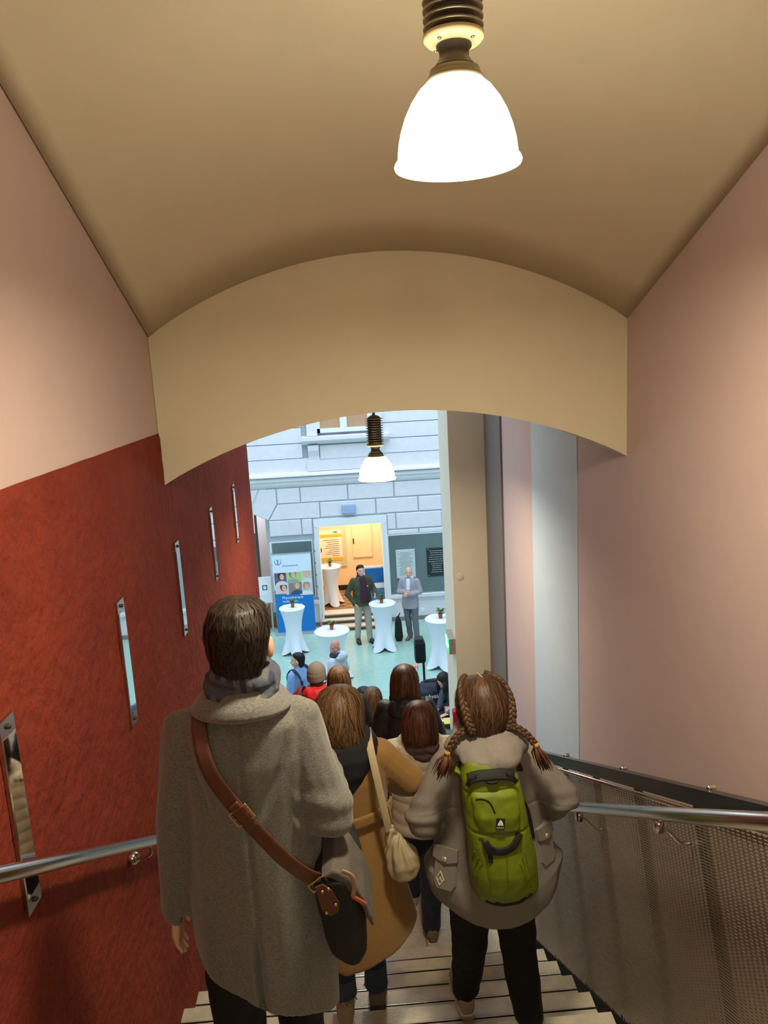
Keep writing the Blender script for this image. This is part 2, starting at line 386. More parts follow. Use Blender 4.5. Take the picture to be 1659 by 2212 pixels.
# room behind
YB = 20.4
m_warm = M('warm_wall', (248, 214, 168), .7, nscale=3, namt=.04)
slab('wall_room', [((-2.4, YB, -6.3), (2.4, YB+.2, -2.6)), ((-2.08, YF+.4, -6.3), (-1.9, YB, -2.6)), ((2.2, YF+.4, -6.3), (2.4, YB, -2.6))], m_warm, label='warm cream walls of the room behind the doorway')
slab('ceiling_room', [((-2.4, YF+.4, -2.8), (2.4, YB+.2, -2.6))], m_warm, label='ceiling of the lit room')
rf = slab('floor_room', [((-2.4, YF+.1, -6.3), (2.4, YB, -6.006))], M('parquet_joint', (124, 88, 56), .7), label='herringbone parquet floor of the lit room')
m_pq = M('parquet', (172, 126, 82), .4, island=True, col2=(138, 96, 60))
for i in range(-10, 12):
    for j in range(0, 14):
        x = i*.16; y = 18.5+j*.16
        for s in (0, 1):
            c = Vector((x+.04*(1 if s else -1), y, ZC-6.004+(.002 if (i+j) % 2 else 0))); rot = Matrix.Rotation(R(45 if (i+j) % 2 == 0 else -45), 3, 'Z')
            if abs(c.x) < 1.25 and 18.72 < c.y < 20.3 and s == 0:
                MB().box((c.x-.11, c.y-.036, c.z-.004), (c.x+.11, c.y+.036, c.z+.004), rot).build('parquet_block', m_pq, rf)
slab('baseboard_room', [((-2.2, YB-.02, -6.0), (2.2, YB, -5.86))], M('black_skirting', (34, 26, 22), .5), label='black baseboard of the lit room')
area_light('room_light', (0, 19.5, ZC-2.85), (0, 0, 0), 2.5, .8, 105, (1.0, .83, .6))
area_light('passage_fill', (-3.3, 20.3, ZC-2.85), (0, 0, 0), 1.5, .6, 40, (.9, .95, 1.0))  # unseen fill added to brighten the dark passage
# passage behind the arch at the left
slab('wall_passage', [((-4.6, 21.0, -6.3), (-2.085, 21.2, -2.6)), ((-4.6, YF+.4, -6.3), (-4.5, 21, -2.6)), ((-2.2, YF+.4, -6.3), (-2.085, 21, -2.6)), ((-4.6, YF+.4, -2.8), (-2.085, 21.2, -2.6))], m_stone, label='pale walls of the passage behind the arch')
slab('floor_passage', [((-4.6, YF, -6.5), (-2.08, 21.2, -6.3))], M('passage_floor', (176, 160, 128), .5), label='tan floor of the passage')
# ================================================================== fittings of the stairwell
# ---- pendant lamps
m_fin = M('lamp_fins', (92, 88, 78), .45, .6); m_lampmetal = M('lamp_collar', (150, 138, 110), .35, .7)
m_plastic = M('lamp_plastic', (226, 206, 160), .4); m_bulbglass = M('lamp_glass', (255, 243, 212), .2, emis=23.0); m_rim = M('lamp_rim', (255, 240, 200), .15, emis=2.2)
m_wire = M('black_wire', (24, 24, 24), .6)
def pendant(label, loc, power, top, emis_mat):
    t = thing('pendant_lamp', label, 'lamp', loc, 0, 'pendant lamps over the stairs')
    r = .157
    prof = [(.150, .012), (.1485, .028), (.145, .055), (.138, .084), (.126, .117), (.110, .147), (.090, .174), (.066, .195), (.063, .193), (.087, .171), (.107, .144), (.123, .114), (.135, .082), (.142, .055), (.1455, .028), (.147, .012)]
    MB().rev(prof, 48, closed_prof=True).build('shade', emis_mat, t, True)
    rim = MB().rev([(.147, .012), (.150, .016), (.156, .012), (.159, .005), (.157, -.001), (.150, -.003), (.146, .002)], 48, closed_prof=True).build('shade_rim', m_rim, t, True)
    MB().rev([(.068, .190), (.071, .198), (.066, .206), (.062, .212), (.061, .22), (.03, .225)], 36).build('collar', m_lampmetal, t, True)
    mb = MB().rev([(.061, .219), (.050, .228), (.042, .238), (.036, .248), (.036, .262), (.043, .27), (.043, .28)], 28); mb.build('neck', m_fin, t, True)
    MB().rev([(.04, .276), (.066, .281), (.073, .288), (.074, .298), (.05, .304)], 32).build('flange', m_plastic, t, True)
    for k in range(4):
        a = math.pi*(.25+.5*k); MB().cap((.056*math.cos(a), .056*math.sin(a), .281), (.056*math.cos(a), .056*math.sin(a), .286), .006, .006, 8).build('screw', m_lampmetal, t, True)
    hs = MB().rev([(.056, .30), (.056, .515), (.04, .53), (.012, .54), (.012, .57)], 24).build('heat_sink', m_fin, t, True)
    for k in range(11):
        z = .310+.0195*k; MB().rev([(.05, z), (.0725, z+.001), (.0735, z+.0035), (.0725, z+.006), (.05, z+.007)], 36).build('fin', M('fin_edge', (150, 142, 120), .35, .7), hs, True)
    MB().tube([(0, 0, .56), (0, 0, .75), (.004, 0, top)], .006, 8).build('cord', m_wire, t, True)
    d = bpy.data.lights.new('lamp_bulb', 'AREA'); d.shape = 'DISK'; d.size = .26; d.energy = power; d.color = (1.0, .89, .66)
    o = bpy.data.objects.new('lamp_bulb', d); COL.objects.link(o); o.parent = t; o.location = (0, 0, .02)
    return t
m_bulbglass2 = M('lamp_glass_daylit', (255, 244, 218), .2, emis=22.0)
def lampz(px_z): return px_z+ZC
pendant('glowing dome pendant lamp with dark ribbed top under the vault', (.312, 2.03, ZC+.475), 40, .95, m_bulbglass)
pendant('glowing dome pendant lamp hanging beyond the arch before the facade', (.212, 6.4, ZC-.94), 40, 1.28, m_bulbglass2)
pendant('dome pendant lamp over the top of the stairs', (.2, -2.3, ZC+1.2), 45, 1.3, m_bulbglass)

# ---- steel rails
def rail(name, label, pts, wall_x, brackets, side):
    t = thing(name, label, 'handrail', (pts[0][0], pts[0][1], pts[0][2]+ZC))
    og = (pts[0][0], pts[0][1], pts[0][2])
    MB().tube(pts, .0215, 20).build('rail', m_steel, t, True, og)
    for y in brackets:
        f_ = (y-pts[0][1])/(pts[-1][1]-pts[0][1]); p = Vector(pts[0]).lerp(Vector(pts[-1]), f_)
        if side < 0:
            b = MB().tube([p+Vector((0, 0, -.02)), p+Vector((-.0, 0, -.055)), p+Vector((-.03, 0, -.07)), (wall_x, y, p.z-.07)], .007, 10); b.cap((wall_x, y, p.z-.07), (wall_x+.012, y, p.z-.07), .028, .028, 16)
        else:
            b = MB().box((p.x-.012, y-.012, p.z-.06), (p.x+.012, y+.012, p.z-.02)); b.tube([p+Vector((0, 0, -.05)), p+Vector((.03, 0, -.06)), p+Vector((.07, 0, -.105)), (wall_x, y, p.z-.11)], .006, 8)
        b.build('bracket', m_steel, t, True, og)
    return t
rail('handrail', 'brushed steel handrail mounted on the red plaster wall', [(-.91, y, -1.161-.594*(y-1.712)) for y in (-.6, 4.2)], XL+.003, [-.1, .7, 1.45, 2.86, 3.8], -1)
rail('handrail', 'brushed steel handrail in front of the woven metal balustrade', [(.865, y, -1.031-.594*(y-1.491)) for y in (-.6, 4.2)], .968, [.4, 1.35, 2.08, 2.9, 3.75], 1)

# ---- woven metal balustrade
def ground(y):
    if y < 4.235: return -1.12-.589*y
    if y < 5.62: return LAND
    return max(-6.3, LAND-.5783*(y-5.62))
SL = .47; PX = .975
def ztop(y): return -1.125-SL*(y-1.683)
bl = thing('balustrade', 'tall woven metal mesh balustrade with black top band beside the stairs', 'balustrade', (PX, 4.5, LAND+ZC)); og = (PX, 4.5, LAND)
Y0, Y1 = -.5, 10.15
m_mesh = M('mesh_metal', (150, 138, 122), .36, .7)
mb = MB(); ct = math.cos(math.atan(SL)); dz = .0088/ct; nw = 215
for i in range(nw):
    off = .075+i*dz; seg = []; N_ = 110
    for k in range(N_+1):
        y = Y0+(Y1-Y0)*k/N_; ok = ztop(y)-off > ground(y)+.0
        if ok: seg.append(y)
        if (not ok or k == N_) and seg:
            a, b = seg[0], seg[-1]
            if b > a:
                h = .0024; x0, x1 = PX-.002, PX+.002
                q = [(x0, a, ztop(a)-off-h), (x1, a, ztop(a)-off-h), (x1, a, ztop(a)-off+h), (x0, a, ztop(a)-off+h), (x0, b, ztop(b)-off-h), (x1, b, ztop(b)-off-h), (x1, b, ztop(b)-off+h), (x0, b, ztop(b)-off+h)]
                mb.add(q, [(0, 1, 5, 4), (1, 2, 6, 5), (2, 3, 7, 6), (3, 0, 4, 7)])
            seg = []
lean = Vector((0, math.sin(math.atan(SL)), ct))
def bar(y, wdt, x0, x1, mbx, lift=.06):
    zb = ground(y)-.01
    # length until the top line: zb + L*ct = ztop(y + L*sin)
    s_ = lean.y; L_ = (ztop(y)-lift-zb)/(ct+SL*s_)
    if L_ <= .05: return
    p0 = Vector((0, y, zb)); p1 = p0+lean*L_; e = Vector((0, ct, -s_))*wdt/2
    if p1.y > Y1: return
    q = []
    for p in (p0, p1):
        for x, s in ((x0, -1), (x1, -1), (x1, 1), (x0, 1)): q.append(Vector((x, p.y, p.z))+e*s)
    mbx.add(q, [(0, 1, 5, 4), (1, 2, 6, 5), (2, 3, 7, 6), (3, 0, 4, 7), (0, 3, 2, 1), (4, 5, 6, 7)])
y = Y0
while y < Y1-.05:
    bar(y, .005, PX+.002, PX+.005, mb); y += .026
tag(mb.build('mesh_panel', m_mesh, bl, False, og), 'woven metal mesh', kind='stuff')
y = -.15
while y < Y1-.3:
    pm = MB(); bar(y, .045, PX+.012, PX+.03, pm, .02)
    if pm.v: pm.build('post', M('post_metal', (92, 80, 68), .5, .5), bl, False, og)
    y += .47
def slope_bar(name, mat, d0, d1, x0, x1):
    mb = MB(); q = []
    for yy in (Y0, Y1):
        for x, d in ((x0, d0), (x1, d0), (x1, d1), (x0, d1)): q.append((x, yy, ztop(yy)-d))
    mb.add(q, [(0, 1, 5, 4), (1, 2, 6, 5), (2, 3, 7, 6), (3, 0, 4, 7), (0, 3, 2, 1), (4, 5, 6, 7)]); mb.build(name, mat, bl, False, og)
slope_bar('top_band', M('black_band', (38, 38, 40), .3, .4), -.004, .052, PX+.0, PX+.035)
mb = MB().tube([(PX-.008, Y0, ztop(Y0)-.066), (PX-.008, Y1, ztop(Y1)-.066)], .008, 10); mb.build('top_tube', m_steel, bl, True, og)
for y in (2.05, 2.78, 3.6):
    MB().cap((PX+.03, y, ztop(y)+.008), (PX+.045, y, ztop(y)+.008), .009, .009, 14).build('wall_bolt', m_steel, bl, True, og)
MB().box((PX-.004, -.5, -1.12-.06), (PX+.002, -.45, -.3)).build('end_plate', m_dark, bl, False, og)

# ---- mirror strips on the red wall
m_mirror = M('mirror', (238, 236, 230), .03, 1.0)
for k in range(5):
    y = 2.02+1.09*k
    nm = ['behind the steel rail', 'next one down from the rail', 'middle one of the row', 'next to last of the row', 'closest to the end of the red wall'][k]
    t = thing('mirror_strip', 'narrow vertical mirror strip on the red wall, '+nm, 'mirror', (XL+.006, y, (-1.48, -1.445, -1.432, -1.42, -1.40)[k]+ZC), 0, 'mirror strips on the red wall')
    h = (.585, .55, .535, .515, .495)[k]; wd = .045
    MB().box((-.004, -wd, 0), (.006, wd, h)).build('backplate', m_steel, t)
    MB().box((.006, -wd+.006, .05), (.008, wd-.006, h-.05)).build('glass', m_mirror, t)
    for z in (.025, h-.025): MB().cap((.006, 0, z), (.009, 0, z), .008, .008, 12).build('screw', m_dark, t, True)

# ---- exit sign and fire alarm on the pillar
t = thing('exit_sign', 'small green lit exit sign on the cream pillar', 'sign', (1.085, 8.47, -3.36+ZC))
m_green = M('exit_green', (30, 190, 110), .4, emis=1.3); m_pict = M('exit_white', (240, 255, 245), .4, emis=1.5)
MB().box((-.075, 0, 0), (0, .34, .185)).build('housing', M('sign_housing', (150, 140, 128), .5), t)
MB().box((-.078, .008, .008), (-.0752, .332, .177)).build('sign_face', m_green, t)
mb = MB()      # running figure, arrow and door
mb.box((-.0795, .20, .03), (-.0782, .29, .155)); mb.box((-.0795, .03, .085), (-.0782, .09, .1))
mb.add([(-.079, .02, .0925), (-.079, .05, .12), (-.079, .05, .065)], [(0, 1, 2)]); mb.box((-.0795, .13, .07), (-.0782, .15, .13)); mb.ell((-.079, .14, .145), (.001, .014, .014)); mb.box((-.0795, .11, .04), (-.0782, .135, .07)); mb.box((-.0795, .145, .035), (-.0782, .17, .07))
mb.build('pictogram', m_pict, t)
t = thing('fire_alarm', 'red fire alarm box on the pillar beside the stair foot', 'alarm', (1.085, 8.46, -4.30+ZC))
MB().zloft([(-.03, .06, 0, .03, .05, 6), (-.03, .06, .02, .035, .055, 6), (-.03, .06, .2, .035, .055, 6), (-.03, .06, .22, .03, .05, 6)]).build('case', M('alarm_red', (190, 34, 34), .4), t, False)
MB().box((-.068, .03, .08), (-.064, .09, .15)).build('window', m_white, t)
t = thing('switch_plate', 'small round cover plate on the cream pillar', 'switch', (1.16, 8.449, -2.42+ZC))
MB().rev([(.045, 0), (.045, .006), (.038, .009), (.005, .01)], 24).build('plate', m_cream, t, True); t.rotation_euler = (R(90), 0, 0)

# ================================================================== hall furniture
m_cloth = M('stretch_cloth', (232, 238, 248), .75, bump=.05, bscale=80); m_chrome = M('black_foot', (26, 24, 24), .4)
m_pot = M('terracotta_pot', (172, 84, 62), .6); m_leaf = M('leaf', (62, 96, 40), .5, island=True, col2=(92, 124, 58)); m_stem = M('stem', (80, 92, 50), .6)
m_pink_f = M('pink_flower', (236, 138, 128), .5, island=True, col2=(246, 170, 150))
def bar_table(label, loc, d, h=1.07, mat=m_cloth, rz=0):
    t = thing('bar_table', label, 'table', loc, rz, 'white cocktail tables')
    rt = d/2; n = 64; rings = []
    for i in range(25):
        s = i/24; z = h*(1-s)
        if s < .02: base = rt
        waist = .62*rt
        g = (abs(s-.52)/.52)**2.0 if s < .52 else ((s-.52)/.48)**1.7
        lo = 1.0*rt
        ring = []
        for k in range(n):
            a = 2*math.pi*k/n; star = abs(math.cos(2*a))**1.3 
            r_top = waist+(rt-waist)*g if s < .52 else waist+(lo*(.62+.50*star)-waist)*g
            zz = z+(0.085*(1-star)*max(0, (s-.6)/.4)**2)
            ring.append(Vector((r_top*math.cos(a), r_top*math.sin(a), zz+.006)))
        rings.append(ring)
    mb = MB().loft(rings, caps=False); n0 = len(mb.v); mb.build('cover', mat, t, True)
    MB().rev([(rt-.006, h-.004), (rt, h+.002), (rt-.004, h+.012), (rt-.02, h+.014), (.01, h+.014)], 48).build('table_top', mat, t, True)
    f = MB().cap((0, 0, .0), (0, 0, h-.05), .03, .03)
    f.build('pole', m_chrome, t, True)
    for k in range(4):
        a = math.pi/2*k; MB().cap((0, 0, .06), (rt*.95*math.cos(a), rt*.95*math.sin(a), .016), .018, .012, 8).build('foot', m_chrome, t, True)
    return t
def leafq(mb, p, d, L_, wd):
    d = Vector(d).normalized(); s = d.cross(Vector((0, 0, 1))).normalized()*wd; up = Vector((0, 0, 1))
    a, b, c = Vector(p), Vector(p)+d*L_*.5+up*.15*L_, Vector(p)+d*L_-up*.1*L_
    mb.add([a, b+s, c, b-s, b+up*.004], [(0, 1, 4), (1, 2, 4), (2, 3, 4), (3, 0, 4)])
def plant(label, loc, seed, s=1.0):
    rnd = random.Random(seed); t = thing('potted_plant', label, 'plant', loc, 0, 'small potted plants on the tables')
    MB().rev([(.032*s, 0), (.045*s, .09*s), (.048*s, .09*s), (.048*s, .1*s), (.04*s, .1*s), (.038*s, .085*s)], 20).build('pot', m_pot, t, True)
    mb = MB()
    for k in range(7): mb.tube([(0, 0, .08*s), (.02*s*math.cos(k), .02*s*math.sin(k), .14*s)], .003*s, 5)
    mb.build('stem', m_stem, t)
    for k in range(22):
        a = rnd.uniform(0, 6.28); e = rnd.uniform(-.1, .9); lm = MB(); leafq(lm, (0, 0, rnd.uniform(.09, .15)*s), (math.cos(a), math.sin(a), e), rnd.uniform(.08, .14)*s, .022*s); lm.build('leaf', m_leaf, t)
    return t
F = 0.0
bar_table('white draped bar table in front of the blue banner', (-1.52, 16.62, F), .58, 1.07, rz=.25)
plant('small potted plant on the bar table before the banner', (-1.50, 16.62, F+1.084), 1)
bar_table('wide white draped bar table behind the man with the dark scarf', (-.60, 14.95, F), .72, 1.05, rz=.3)
plant('small potted plant on the wide bar table', (-.60, 15.02, F+1.064), 2)
bar_table('white draped bar table between the two standing men', (.50, 16.5, F), .60, 1.07, rz=.78)
plant('small potted plant on the bar table between the men', (.49, 16.5, F+1.084), 3)
bar_table('white draped bar table half hidden by the cream pillar', (1.66, 15.25, F), .66, 1.05, rz=.3)
plant('small potted plant on the bar table by the pillar', (1.66, 15.25, F+1.064), 4, 1.1)
bar_table('cream lit bar table inside the room behind the doorway', (-.71, 19.17, .3), .60, 1.0, mat=M('stretch_cloth_warm', (236, 226, 214), .75), rz=.4)
plant('small potted plant on the bar table inside the room', (-.70, 19.17, 1.314), 5)

# ---- roll-up banner
bn = thing('rollup_banner', 'white and blue roll-up banner with portrait photos by the doorway', 'banner', (-1.56, 17.92, 0))
BW, BH = .92, 2.0
m_bw = M('banner_white', (222, 236, 250), .6); m_bb = M('banner_blue', (20, 122, 200), .6); m_bt = M('banner_teal', (30, 140, 150), .6)
MB().box((-BW/2-.03, -.09, 0), (BW/2+.03, .09, .06)).build('base', M('banner_base', (190, 196, 200), .35, .6), bn)
MB().box((-BW/2, -.004, .06), (BW/2, 0, BH)).build('sheet', m_bw, bn)
MB().box((-BW/2-.01, -.012, BH), (BW/2+.01, .012, BH+.025)).build('top_bar', M('banner_base', (190, 196, 200)), bn)
MB().cap((0, .03, .05), (0, .03, BH), .008, .008, 8).build('pole', m_steel, bn)
def flat(name, pts, mat, y, parent): return obj(name, [(x, y, z) for x, z in pts], [tuple(range(len(pts)))], mat, parent)
flat('blue_field', [(-BW/2, .06), (BW/2, .06), (BW/2, .98), (.16, .97), (.12, 1.03), (-.2, 1.0), (-BW/2, 1.1)], m_bb, -.0045, bn)
flat('teal_field', [(-BW/2, 1.02), (-.2, .985), (-.17, 1.03), (-BW/2, 1.13)], m_bt, -.0052, bn)
skin_c = M('print_skin', (226, 178, 156), .6); 
def ph(x0, x1, z0, z1, bg, hair, face_x, top, shirt, seed):
    p = flat('portrait', [(x0, z0), (x1, z0), (x1, z1), (x0, z1)], bg, -.0056, bn)
    def el(nm, cx, cz, rx, rz, m, y): flat(nm, [(max(x0, min(x1, cx+rx*math.cos(a))), max(z0, min(z1, cz+rz*math.sin(a)))) for a in [2*math.pi*k/20 for k in range(20)]], m, y, p)
    el('printed_shirt', face_x, z0-.02, .16, .13, shirt, -.0060); el('printed_hair', face_x, top-.02, .085, .11, hair, -.0064); el('printed_face', face_x+.01, top-.05, .055, .075, skin_c, -.0068)
    el('printed_smile', face_x+.012, top-.085, .022, .009, m_white, -.0072)
g_ = lambda n, c: M(n, c, .6)
ph(-.44, -.15, 1.24, 1.55, g_('pr1', (98, 104, 124)), g_('pr2', (70, 34, 30)), -.27, 1.50, g_('pr3', (232, 214, 220)), 1)
ph(-.14, .20, 1.28, 1.55, g_('pr4', (182, 208, 130)), g_('pr5', (120, 120, 120)), .0, 1.54, g_('pr6', (150, 168, 178)), 2)
ph(.20, .46, 1.28, 1.57, g_('pr7', (206, 204, 190)), g_('pr8', (216, 190, 160)), .34, 1.53, g_('pr9', (216, 222, 230)), 3)
ph(-.44, -.12, 1.03, 1.25, g_('pr10', (226, 206, 214)), g_('pr11', (90, 60, 50)), -.24, 1.22, g_('pr12', (238, 196, 200)), 4)
ph(-.12, .20, 1.0, 1.29, g_('pr13', (140, 134, 124)), g_('pr14', (176, 144, 104)), .08, 1.26, g_('pr15', (70, 84, 106)), 5)
ph(.20, .46, .97, 1.29, g_('pr16', (200, 210, 220)), g_('pr17', (190, 150, 120)), .31, 1.22, g_('pr18', (232, 232, 236)), 6)
rot = (R(90), 0, 0)
m_wp = M('print_white', (244, 250, 255), .6); m_gp = M('print_grey', (96, 120, 150), .6)
text_mesh('heading', 'Physiotherapie', .085, m_wp, bn, (-.29, -.0072, .90), rot); text_mesh('heading', 'mobilisiert', .085, m_wp, bn, (-.29, -.0072, .81), rot)
text_mesh('wordmark', 'physioaustria', .07, m_gp, bn, (-.23, -.006, 1.70), rot)
for k in range(9):
    z = .74-.045*k if k < 4 else .52-.05*k+.1
    if z > .15: flat('print_line', [(-.29, z), (-.29+(.46, .42, .3, .38, .3, .34, .28, .32, .3)[k], z), (-.29+(.46, .42, .3, .38, .3, .34, .28, .32, .3)[k], z+.014), (-.29, z+.014)], m_wp, -.0072, bn)
lg = MB(); c = Vector((-.33, 0, 1.83))
for k in range(22):
    a0, a1 = math.pi*(.72+1.56*k/22), math.pi*(.72+1.56*(k+1)/22); w0, w1 = .004+.014*math.sin(math.pi*k/22), .004+.014*math.sin(math.pi*(k+1)/22)
    q = [(c.x+(.085-s*w_)*math.cos(a), -.006, c.z+(.085-s*w_)*math.sin(a)) for a, w_, s in ((a0, w0, 0), (a1, w1, 0), (a1, w1, 1), (a0, w0, 1))]
    lg.add(q, [(0, 1, 2, 3)])
lg.add([(c.x-.05, -.006, c.z+.05), (c.x-.01, -.006, c.z+.025), (c.x-.012, -.006, c.z-.06), (c.x+.012, -.006, c.z-.06), (c.x+.01, -.006, c.z+.025), (c.x+.05, -.006, c.z+.05), (c.x, -.006, c.z+.04)], [(0, 1, 6), (1, 2, 3, 4, 6), (4, 5, 6)])
lg.build('emblem', M('emblem_teal', (40, 120, 150), .6), bn)

# ---- facade fittings
m_gglass = M('grey_glass', (106, 122, 122), .12, nscale=2, namt=.08, spec=.6)
def panel(label, x0, x1, z0, z1):
    t = thing('glass_panel', label, 'panel', ((x0+x1)/2, YF-.03, z0+ZC), 0, 'grey glass panels on the facade'); w2 = (x1-x0)/2; h = z1-z0
    MB().box((-w2, -.012, 0), (w2, 0, h)).build('glass', m_gglass, t); MB().box((-w2-.02, -.004, -.02), (w2+.02, .03, h+.02)).build('backing', m_frame, t)
    for x in (-w2+.04, 0, w2-.04):
        for z in (.03, h-.03): MB().cap((x, -.012, z), (x, -.02, z), .009, .009, 10).build('fixing', m_steel, t, True)
    return t
panel('grey glass panel above the roll-up banner', -2.05, -1.08, -5.5, -4.11); panel('large grey glass panel behind the man in the blazer', .80, 2.25, -5.6, -4.11)
def plaque(label, x0, x1, z0, z1, m, mt, rows_, seed):
    t = thing('plaque', label, 'plaque', ((x0+x1)/2, YF-.044, z0+ZC), 0, 'inscribed plaques on the glass panel'); w2 = (x1-x0)/2; h = z1-z0; rnd = random.Random(seed)
    MB().cbox((-w2, -.022, 0), (w2, 0, h), .006).build('slab', m, t)
    for k in range(rows_):
        z = h-.07-(h-.13)*k/rows_; L_ = rnd.uniform(.45, .85)*w2
        x = -L_
        while x < L_:
            wd = rnd.uniform(.02, .06); MB().box((x, -.0232, z-.011), (min(x+wd, L_), -.022, z)).build('inscription', mt, t); x += wd+.012
    for x in (-w2+.03, w2-.03):
        for z in (.03, h-.03): MB().cap((x, -.022, z), (x, -.03, z), .012, .012, 10).build('fixing', m_steel, t, True)
plaque('white inscribed plaque on the large grey glass panel', .96, 1.43, -5.2, -4.475, M('marble', (206, 216, 214), .4, nscale=8, namt=.06), M('ins_dark', (110, 120, 124), .6), 18, 3)
plaque('black inscribed plaque on the large grey glass panel', 1.72, 2.2, -5.2, -4.475, M('black_granite', (38, 46, 46), .25), M('ins_light', (190, 196, 196), .5), 11, 5)
t = thing('wall_box', 'small grey blue box lamp on the stone block over the doorway', 'box', (-.125, YF-.03, -3.48+ZC))
MB().cbox((-.165, -.1, 0), (.165, 0, .21), .012).build('housing', M('box_grey', (150, 172, 198), .5), t); MB().box((-.15, -.104, .015), (.15, -.1, .195)).build('lens', M('box_lens', (160, 184, 214), .3), t)
t = thing('wall_outlet', 'white wall socket low on the facade dado', 'socket', (1.56, YF-.02, -6.06+ZC))
MB().cbox((-.05, -.012, -.05), (.05, 0, .05), .006).build('plate', m_white, t); MB().rev([(.022, 0), (.022, .002), (.018, .002)], 16).build('socket', M('socket_grey', (170, 176, 178), .5), t).rotation_euler = (R(90), 0, 0)
# room: poster board, hatch, screen
t = thing('poster', 'poster with yellow bands on the wall of the lit room', 'poster', (-.70, YB-.02, -4.72+ZC)); m_yel = M('poster_yellow', (240, 176, 40), .6)
MB().box((-.55, -.012, -.6), (.42, .015, .58)).build('board', M('pin_board', (206, 192, 150), .7), t)
MB().box((-.50, -.016, -.42), (.32, -.012, .42)).build('sheet', M('poster_paper', (244, 222, 196), .7), t)
for z in (.22, -.42): MB().box((-.50, -.018, z), (.32, -.016, z+.085)).build('yellow_band', m_yel, t)
for k in range(9): MB().box((.24-(.42, .34, .3, .36, .4, .28, .33, .38, .2)[k], -.018, .14-.055*k), (.24, -.016, .155-.055*k)).build('print_line', M('print_brown', (120, 96, 80), .7), t)
MB().ell((.16, -.017, .36), (.06, .002, .02)).build('logo', M('logo_red', (214, 60, 50), .6), t); MB().ell((-.32, -.018, -.12), (.09, .002, .1)).build('printed_figure', M('fig_dark', (40, 66, 50), .6), t)
t = thing('wall_hatch', 'flush cream service hatch with black handle in the lit room', 'hatch', (.17, YB-.02, -4.65+ZC))
MB().cbox((-.27, -.012, -.46), (.27, .015, .46), .01).build('hatch_door', m_warm, t); MB().box((-.25, -.03, -.06), (-.22, -.012, .08)).build('handle', m_wire, t)
t = thing('screen', 'white framed blue screen behind the bar table', 'screen', (.42, 18.95, .3)); 
MB().box((-.28, -.02, .0), (.28, .02, 1.0)).build('case', m_white, t); MB().box((-.24, -.023, .56), (.24, -.02, .95)).build('display', M('screen_blue', (40, 120, 200), .3, nscale=4, namt=.3), t); MB().box((-.24, -.023, .06), (.24, -.02, .42)).build('display', M('screen_blue2', (90, 150, 200), .4, nscale=9, namt=.4), t)
t = thing('dark_bag', 'black bag leaning behind the bar table', 'bag', (.86, 16.95, 0)); union('bag_body', MB().zloft([(0, 0, .0, .07, .05), (0, 0, .1, .1, .08), (0, 0, .45, .08, .06), (0, 0, .6, .03, .03)]), m_wire, t, .012, 3)
MB().tube([(.0, 0, .58), (.05, 0, .68), (.02, .02, .58)], .008, 6).build('handle', m_wire, t)
# passage: notice board and glazed screen
t = thing('notice_board', 'white notice board on legs in the arched passage', 'board', (-2.42, 18.2, 0))
MB().box((-.3, -.02, .75), (.3, .02, 1.4)).build('board', m_white, t); MB().box((-.12, -.024, .95), (.22, -.02, 1.25)).build('sheet', M('paper', (240, 244, 250), .7), t)
mb = MB(); 
for a, b in (((.08, 1.08), (.2, 1.1)), ((.08, 1.18), (.2, 1.2)), ((.08, 1.08), (.1, 1.2)), ((.18, 1.08), (.2, 1.2))): mb.box((a[0], -.027, a[1]), (b[0], -.024, b[1]))
mb.build('printed_mark', M('mark_navy', (34, 40, 84), .6), t)
for x in (-.26, .26): MB().box((x-.02, -.02, 0), (x+.02, .02, .75)).build('leg', m_steel, t)
t = thing('glazed_screen', 'grey glazed screen with brown posts in the arched passage', 'partition', (-3.1, 19.6, 0))
for x in (-.9, -.3, .25, .55): MB().box((x-.03, -.03, 0), (x+.03, .03, 3.0)).build('post', M('brown_post', (96, 80, 66), .5), t)
for x0, x1 in ((-.87, -.33), (-.27, .22), (.28, .52)): MB().box((x0, -.01, .9), (x1, .01, 2.2)).build('pane', M('smoke_pane', (120, 124, 126), .15), t); MB().box((x0, -.015, .02), (x1, .015, .88)).build('lower_panel', M('brown_panel', (120, 108, 92), .6), t)
# ---- loudspeaker, flowers, registration table
t = thing('loudspeaker', 'black loudspeaker on a thin pole behind the registration table', 'speaker', (1.02, 13.0, 0))
MB().cap((.06, .05, .0), (.06, .05, 1.25), .022, .022, 10).build('pole', m_wire, t, True)
MB().rev([(.2, 0), (.2, .015), (.03, .02)], 24, (.06, .05, 0)).build('base', m_wire, t)
sp = MB(); sp.zloft([(0, 0, 1.06, .085, .1, 5), (0, 0, 1.1, .1, .115, 6), (0, 0, 1.4, .1, .115, 6), (-.01, 0, 1.5, .075, .1, 5)], 28); sp.build('cabinet', M('speaker_black', (30, 34, 36), .5), t)
MB().box((-.08, -.118, 1.1), (.08, -.112, 1.42)).build('grille', M('grille_black', (16, 18, 20), .7), t)
t = thing('registration_table', 'long table under a black cloth at the right of the hall', 'table', (1.22, 11.9, 0))
MB().box((-.42, -.78, .70), (.35, .7, .74)).build('table_top', m_wire, t)
rings = []
for i, z in enumerate((.742, .735, .5, .25, .02)):
    ring = []
    per = [(-.44, -.8), (.37, -.8), (.37, .72), (-.44, .72)]
    for q in range(4):
        a, b = Vector(per[q]), Vector(per[(q+1) % 4])
        for k in range(24):
            p = a.lerp(b, k/24); nrm = Vector(((b-a).y, -(b-a).x)).normalized(); p = p+nrm*((.002, .006, .012, .02, .028)[i]+.012*i/4*math.sin(k*1.6+q)); ring.append(Vector((p.x, p.y, z)))
    rings.append(ring)
